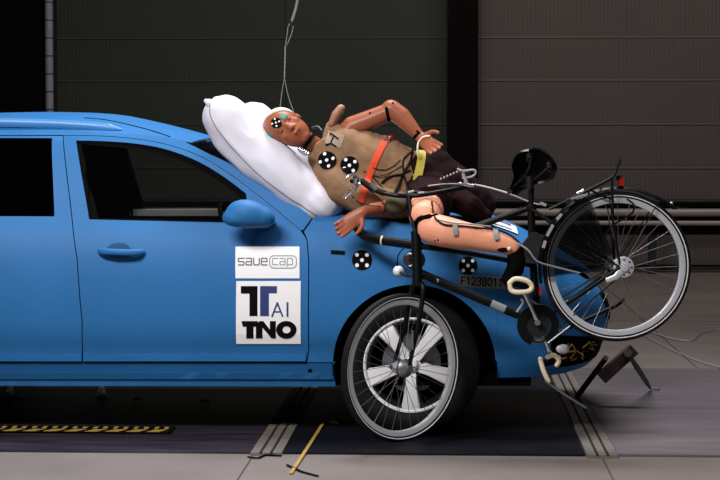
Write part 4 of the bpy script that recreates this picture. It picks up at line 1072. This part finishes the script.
# chain
ch = MB(); r0 = .078; cpts = []
for k in range(30): t = math.radians(75+k*7.2); cpts.append(BB+Vector((math.cos(t)*r0, -.05, math.sin(t)*r0-.006)))
for k in range(16):
    t = math.radians(-70+k*9); cpts.append(CR+axr*.056*-1*-1+Vector((math.cos(t)*.036, 0, math.sin(t)*.036)))
ch.tube(cpts, .004, 6, closed=True).build('chain', M['darksteel'], bike)
bt('crank', [(538, 323, -.375), (532, 309, -.38), (525.5, 294, -.39)], [(.011, .008), (.009, .007), (.012, .008)], M['chrome'], 10, cap='round', ref=(1, 0, 0))
bt('crank', [(538, 323, -.245), (544, 338, -.24), (551, 355, -.23)], [(.011, .008), (.009, .007), (.012, .008)], M['chrome'], 10, cap='round', ref=(1, 0, 0))
MB().cyl(B(537.5, 322.5, -.395), B(537.5, 322.5, -.36), .014, n=14).build('crank_bolt', M['disc'], bike)
def pedal(c, tilt, straps):
    ex = Vector((math.cos(tilt), 0, math.sin(tilt))); ez = Vector((-math.sin(tilt), 0, math.cos(tilt))); ey = Vector((0, 1, 0)); R = Matrix((ex, ey, ez)).transposed()
    o = MB().box(c, (.085, .02, .022), R).box(c+ey*.045, (.085, .02, .022), R).box(c-ey*.045, (.085, .02, .022), R).cyl(c-ey*.05, c+ey*.07, .009).build('pedal', M['black'], bike)
    for pts in straps:
        MB().tube(spline([c+ex*a+ez*b+ey*y for a, b, y in pts], 5), [(.013, .012)]*((len(pts)-1)*5+1), 10, 'round', ref=(0, 1, 0)).build('pedal_strap', M['cream'], o)
pedal(B(520, 285, -.44), -.25, [[(-.05, .0, -.05), (-.03, .025, -.055), (.02, .030, -.055), (.05, .012, -.05), (.045, -.012, -.055), (0, -.03, -.06), (-.035, -.03, -.05), (-.05, 0, -.05)]])
pedal(B(549, 362, -.20), .3, [[(-.036, .03, -.05), (-.038, .0, -.056), (-.036, -.04, -.056), (-.030, -.08, -.05)], [(.0, .03, -.05), (.03, .03, -.05), (.045, .0, -.05), (.03, -.018, -.05)]])
bt('pedal_rod', [(545, 381, -.26), (565, 395, -.25), (586, 408, -.24)], .0055, M['disc'], 8)
bt('kickstand', [(541, 341, -.24), (575, 325, -.22), (617, 305, -.20), (623, 299, -.20)], .010, k=2)
bt('chain_tensioner', [(548, 343, -.38), (570, 326, -.38)], .005, M['disc'], 8)
bt('cable_guide', [(517, 312, -.34), (523, 303, -.34), (521, 299, -.34)], .006, M['gcable'], 8, 3)
bt('rear_light_mount', [(531, 300, -.35), (536, 304, -.35), (541, 305, -.35)], .004, M['gcable'], 6, 3)
MB().box(B(540, 290, -.33), (.014, .02, .045), taper=.5).build('pump_peg', M['red'], bike)
# tool bag on the seat tube
V2, T2 = cdt([(B(*p).x, B(*p).z) for p in ((527, 238), (531, 232), (536, 232), (545, 238), (548, 243), (541, 263), (523, 262), (523, 243))], (), .02)
K = len(V2); vs = [Vector((x, BY-.075, z)) for x, z in V2]+[Vector((x, BY+.03, z)) for x, z in V2]; fs = list(T2)+[tuple(i+K for i in t)[::-1] for t in T2]
cnt = {(a, b) for t in T2 for a, b in zip(t, t[1:]+t[:1])}
for (a, b) in cnt:
    if (b, a) not in cnt: fs.append((b, a, a+K, b+K))
MB().add(vs, fs).build('tool_bag', mat('dark_bag_leather', (17, 16, 17), .9, 0, .2, 20), bike)
# saddle: seen from below, nose toward the lower left
SC = B(530, 169, BY); su = Vector((.05, .74, .67)).normalized(); sn = Vector((-.50, .50, -.66)); sn = (sn-su*sn.dot(su)).normalized(); ss = sn.cross(su)
def sad(u, v):
    vv = v*2-1; L_ = .15*u*2-.115
    hw = interp(u, [(0, .075), (.08, .098), (.25, .112), (.42, .095), (.6, .05), (.8, .030), (.95, .026), (1, .015)])
    drop = .045*abs(vv)**2.4+.018*(u-.4)**2
    return SC+sn*L_*.92+ss*vv*hw+su*(.030-drop+(.012 if u < .2 else 0))
MB().grid(sad, 22, 16, tuple(su*-.012)).build('saddle', mat('saddle_vinyl', (10, 9, 10), .4, spec=.4), bike)
MB().grid(lambda u, v: sad(.05+u*.5, .12+.76*v)-su*.022, 8, 8, tuple(su*-.004)).build('saddle_pan', M['ink'], bike)
for s_ in (1, -1):
    MB().tube(spline([SC-sn*.09+ss*s_*.05-su*.03, SC-sn*.03+ss*s_*.03-su*.055, SC+sn*.06+ss*s_*.018-su*.04, SC+sn*.14+ss*s_*.01-su*.0], 4), .0045, 6).build('saddle_rail', M['darksteel'], bike)
    sp = MB(); hx = []
    for k in range(40): t = k/40*2*PI*4; hx.append(SC-sn*.08+ss*s_*.055-su*(.045-.05*k/40)+ss*math.cos(t)*.012+sn*math.sin(t)*.012)
    sp.tube(hx, .0028, 5).build('saddle_spring', M['darksteel'], bike)
MB().tube([SC-su*.05, SC-su*.05+Vector((0, 0, -.06))], [.018, .014], 12).build('saddle_clamp', M['darksteel'], bike)
h = sad(.06, .62); MB().bar(h+su*.002-ss*.022, h+su*.002+ss*.022, .006, .008).build('saddle_highlight', M['rim'], bike)  # pale bar standing in for the highlight on the saddle's upper edge
# handlebar, levers and cables
bt('handlebar', [(352, 181, -.06), (362, 181, -.05), (372, 188, -.06), (388, 194, -.08), (408, 196, -.19), (428, 194, -.20), (450, 190, -.16), (470, 186, -.10)], .0115, k=5, cap='round')
bt('grip', [(362, 181, -.051), (372, 188, -.061), (384, 193, -.075)], .0155, M['cable'], 12, 4, 'round')
bt('brake_lever', [(345, 180, -.10), (350, 175, -.10), (357, 175.5, -.09), (360, 181, -.07), (357, 187, -.08), (352, 193, -.10), (345, 198, -.11)], .0055, M['chrome'], 8, 4, 'round')
bt('brake_lever', [(358, 178, -.08), (354, 186, -.10), (348, 192, -.11), (343, 199, -.11)], [(.008, .004)]*13, M['chrome'], 8, 4, 'round', ref=(0, 1, 0))
bt('lever_clamp', [(355, 176, -.07), (356, 186, -.07)], .012, M['disc'])
bt('bar_collar', [(371, 184, -.075), (376, 190, -.075)], .011, M['disc'])
bt('lever_clamp', [(462, 171, -.12), (467, 184, -.12)], .009, M['gcable'])
bt('brake_lever', [(458, 169, -.12), (463, 171, -.12), (474, 170, -.11), (475.5, 173.5, -.11), (471, 177, -.11), (463, 178, -.12)], .0055, M['gcable'], 8, 4, 'round')
bt('stem_clamp', [(459, 184, -.12), (474, 186, -.12)], .010, M['chrome'])
lk = MB()
for k in range(7): lk.sph(B(441+k*3.2, 179-k*1.4, -.14), .006, 8, 6)
lk.build('lever_linkage', M['gcable'], bike)
bt('brake_cable', [(474, 184.5, -.13), (490, 188, -.16), (510, 194, -.22), (530, 202, -.29), (540, 204.5, -.33)], .0045, M['gcable'], 6, 5)
bt('brake_cable', [(428, 186, -.16), (445, 184, -.15), (462, 184, -.13)], .003, M['gcable'], 6, 4)
bt('cable_end', [(540, 203, -.33), (546, 205.5, -.33)], .008, M['gcable'], 8)
bt('shift_cable', [(546, 205, -.33), (560, 205, -.35), (580, 199, -.38)], .0035, M['bike'], 6, 4)
bt('shift_cable', [(384, 193, -.10), (400, 196, -.16), (415, 192, -.2), (425, 193, -.2)], .006, M['bike'], 6, 4)
bt('bar_ferrule', [(408, 192.5, -.215), (414, 191, -.215)], .006, M['gcable'], 8)
bt('bar_ferrule', [(418, 193, -.22), (424, 192.5, -.22)], .005, M['gcable'], 8)
# front lamp
fc = P(398.5, 271, -.13)
fl_ = MB().lathe([(0, .03), (.012, .028), (.022, .018), (.027, .0), (.022, -.02), (.010, -.035), (0, -.04)], fc, Vector((-.35, -1, .1)), 24).build('front_lamp', M['alloy'], bike)
MB().lathe([(.026, .0), (.0275, .004), (.0275, -.004)], fc, Vector((-.35, -1, .1)), 20, closed=True).build('lamp_ring', M['chrome'], fl_)
bt('lamp_bracket', [(400, 272, -.15), (408, 276, -.22), (416, 274, -.31)], .007, M['darksteel'], 8, 3)
bt('lamp_cable', [(397.5, 266, -.14), (398, 256, -.16), (403, 249, -.2), (407, 247, -.24)], .003, M['cable'], 6, 4)
MB().lathe([(0, .012), (.022, .010), (.028, 0), (.022, -.012), (0, -.014)], P(408.5, 259.5, -.20), (0, -1, 0), 20).build('bell', mat('brown_bell', (52, 34, 34), .4), bike)
bt('bell_mount', [(409, 259.5, -.20), (416, 259, -.30)], .006, M['bike'], 8)

# ------------------------------------------------------------------ tipped steel stand behind the bicycle
sd = thing('steel_stand', 'tipped rusty steel plate on two struts standing right of the car nose', 'stand', tuple(Vector((gp(600, 400).x, gp(600, 400).y, .01))))
SY = 1.15
a_, b2 = P(601, 378.5, SY), P(634, 348.5, SY)
pd = (b2-a_).normalized(); up_ = Vector((0, 1, 0)).cross(pd)
MB().box((a_+b2)/2, ((b2-a_).length, .08, .062), Matrix((pd, Vector((0, 1, 0)), up_)).transposed()).build('plate', M['rust'], sd, smooth=False)
g0 = gp(577, 400); g0.z = .012
MB().bar(P(606, 358, SY), Vector((g0.x, g0.y, .02)), .03, .026).build('strut', M['rust'], sd)
MB().cyl(P(628, 353, SY-.09), P(628, 353, SY+.03), .022).build('pivot', M['disc'], sd)
g1 = gp(650, 391); g1.z = .018
pv = P(629, 355, SY-.08)
MB().tube([pv, pv.lerp(g1, .35), pv.lerp(g1, .8), g1], [.009, .016, .014, .008], 12, 'round').build('damper', M['darksteel'], sd)
MB().tube([g1, g1+Vector((.05, 0, -.006))], .008, 8, 'round').build('foot', M['disc'], sd)

# ------------------------------------------------------------------ cord hanging above the head
cd = thing('hanging_cord', 'thin pale cord hanging from above and splitting over the dummy head', 'cord', tuple(P(285, 112, .40)))
MB().tube([P(298.5, -4, .40), P(298.5, -4, .40)+Vector((.5, 0, 2.6))], .006, 8).build('lead', M['rope'], cd)
wire(PP([(298.5, -5), (296, 8), (292, 21)], .40), .0075).build('lead', M['rope'], cd)
wire(PP([(292, 21), (288.5, 26), (287, 35), (285.3, 48)], .40), .0025).build('loop', M['rope'], cd)
wire(PP([(292, 21), (293, 28), (290, 38), (285.3, 48)], .41), .0025).build('loop', M['rope'], cd)
MB().sph(P(292, 23, .4), .012).build('knot', M['darksteel'], cd)
wire(PP([(285.3, 46), (285, 60), (284.5, 78)], .40), .004).build('cord', M['rope'], cd)
wire(PP([(284.5, 78), (282, 92), (279.5, 112)], .40), .002).build('cord', M['rope'], cd)
wire(PP([(284.5, 78), (288, 95), (294, 113)], .40), .002).build('cord', M['rope'], cd)
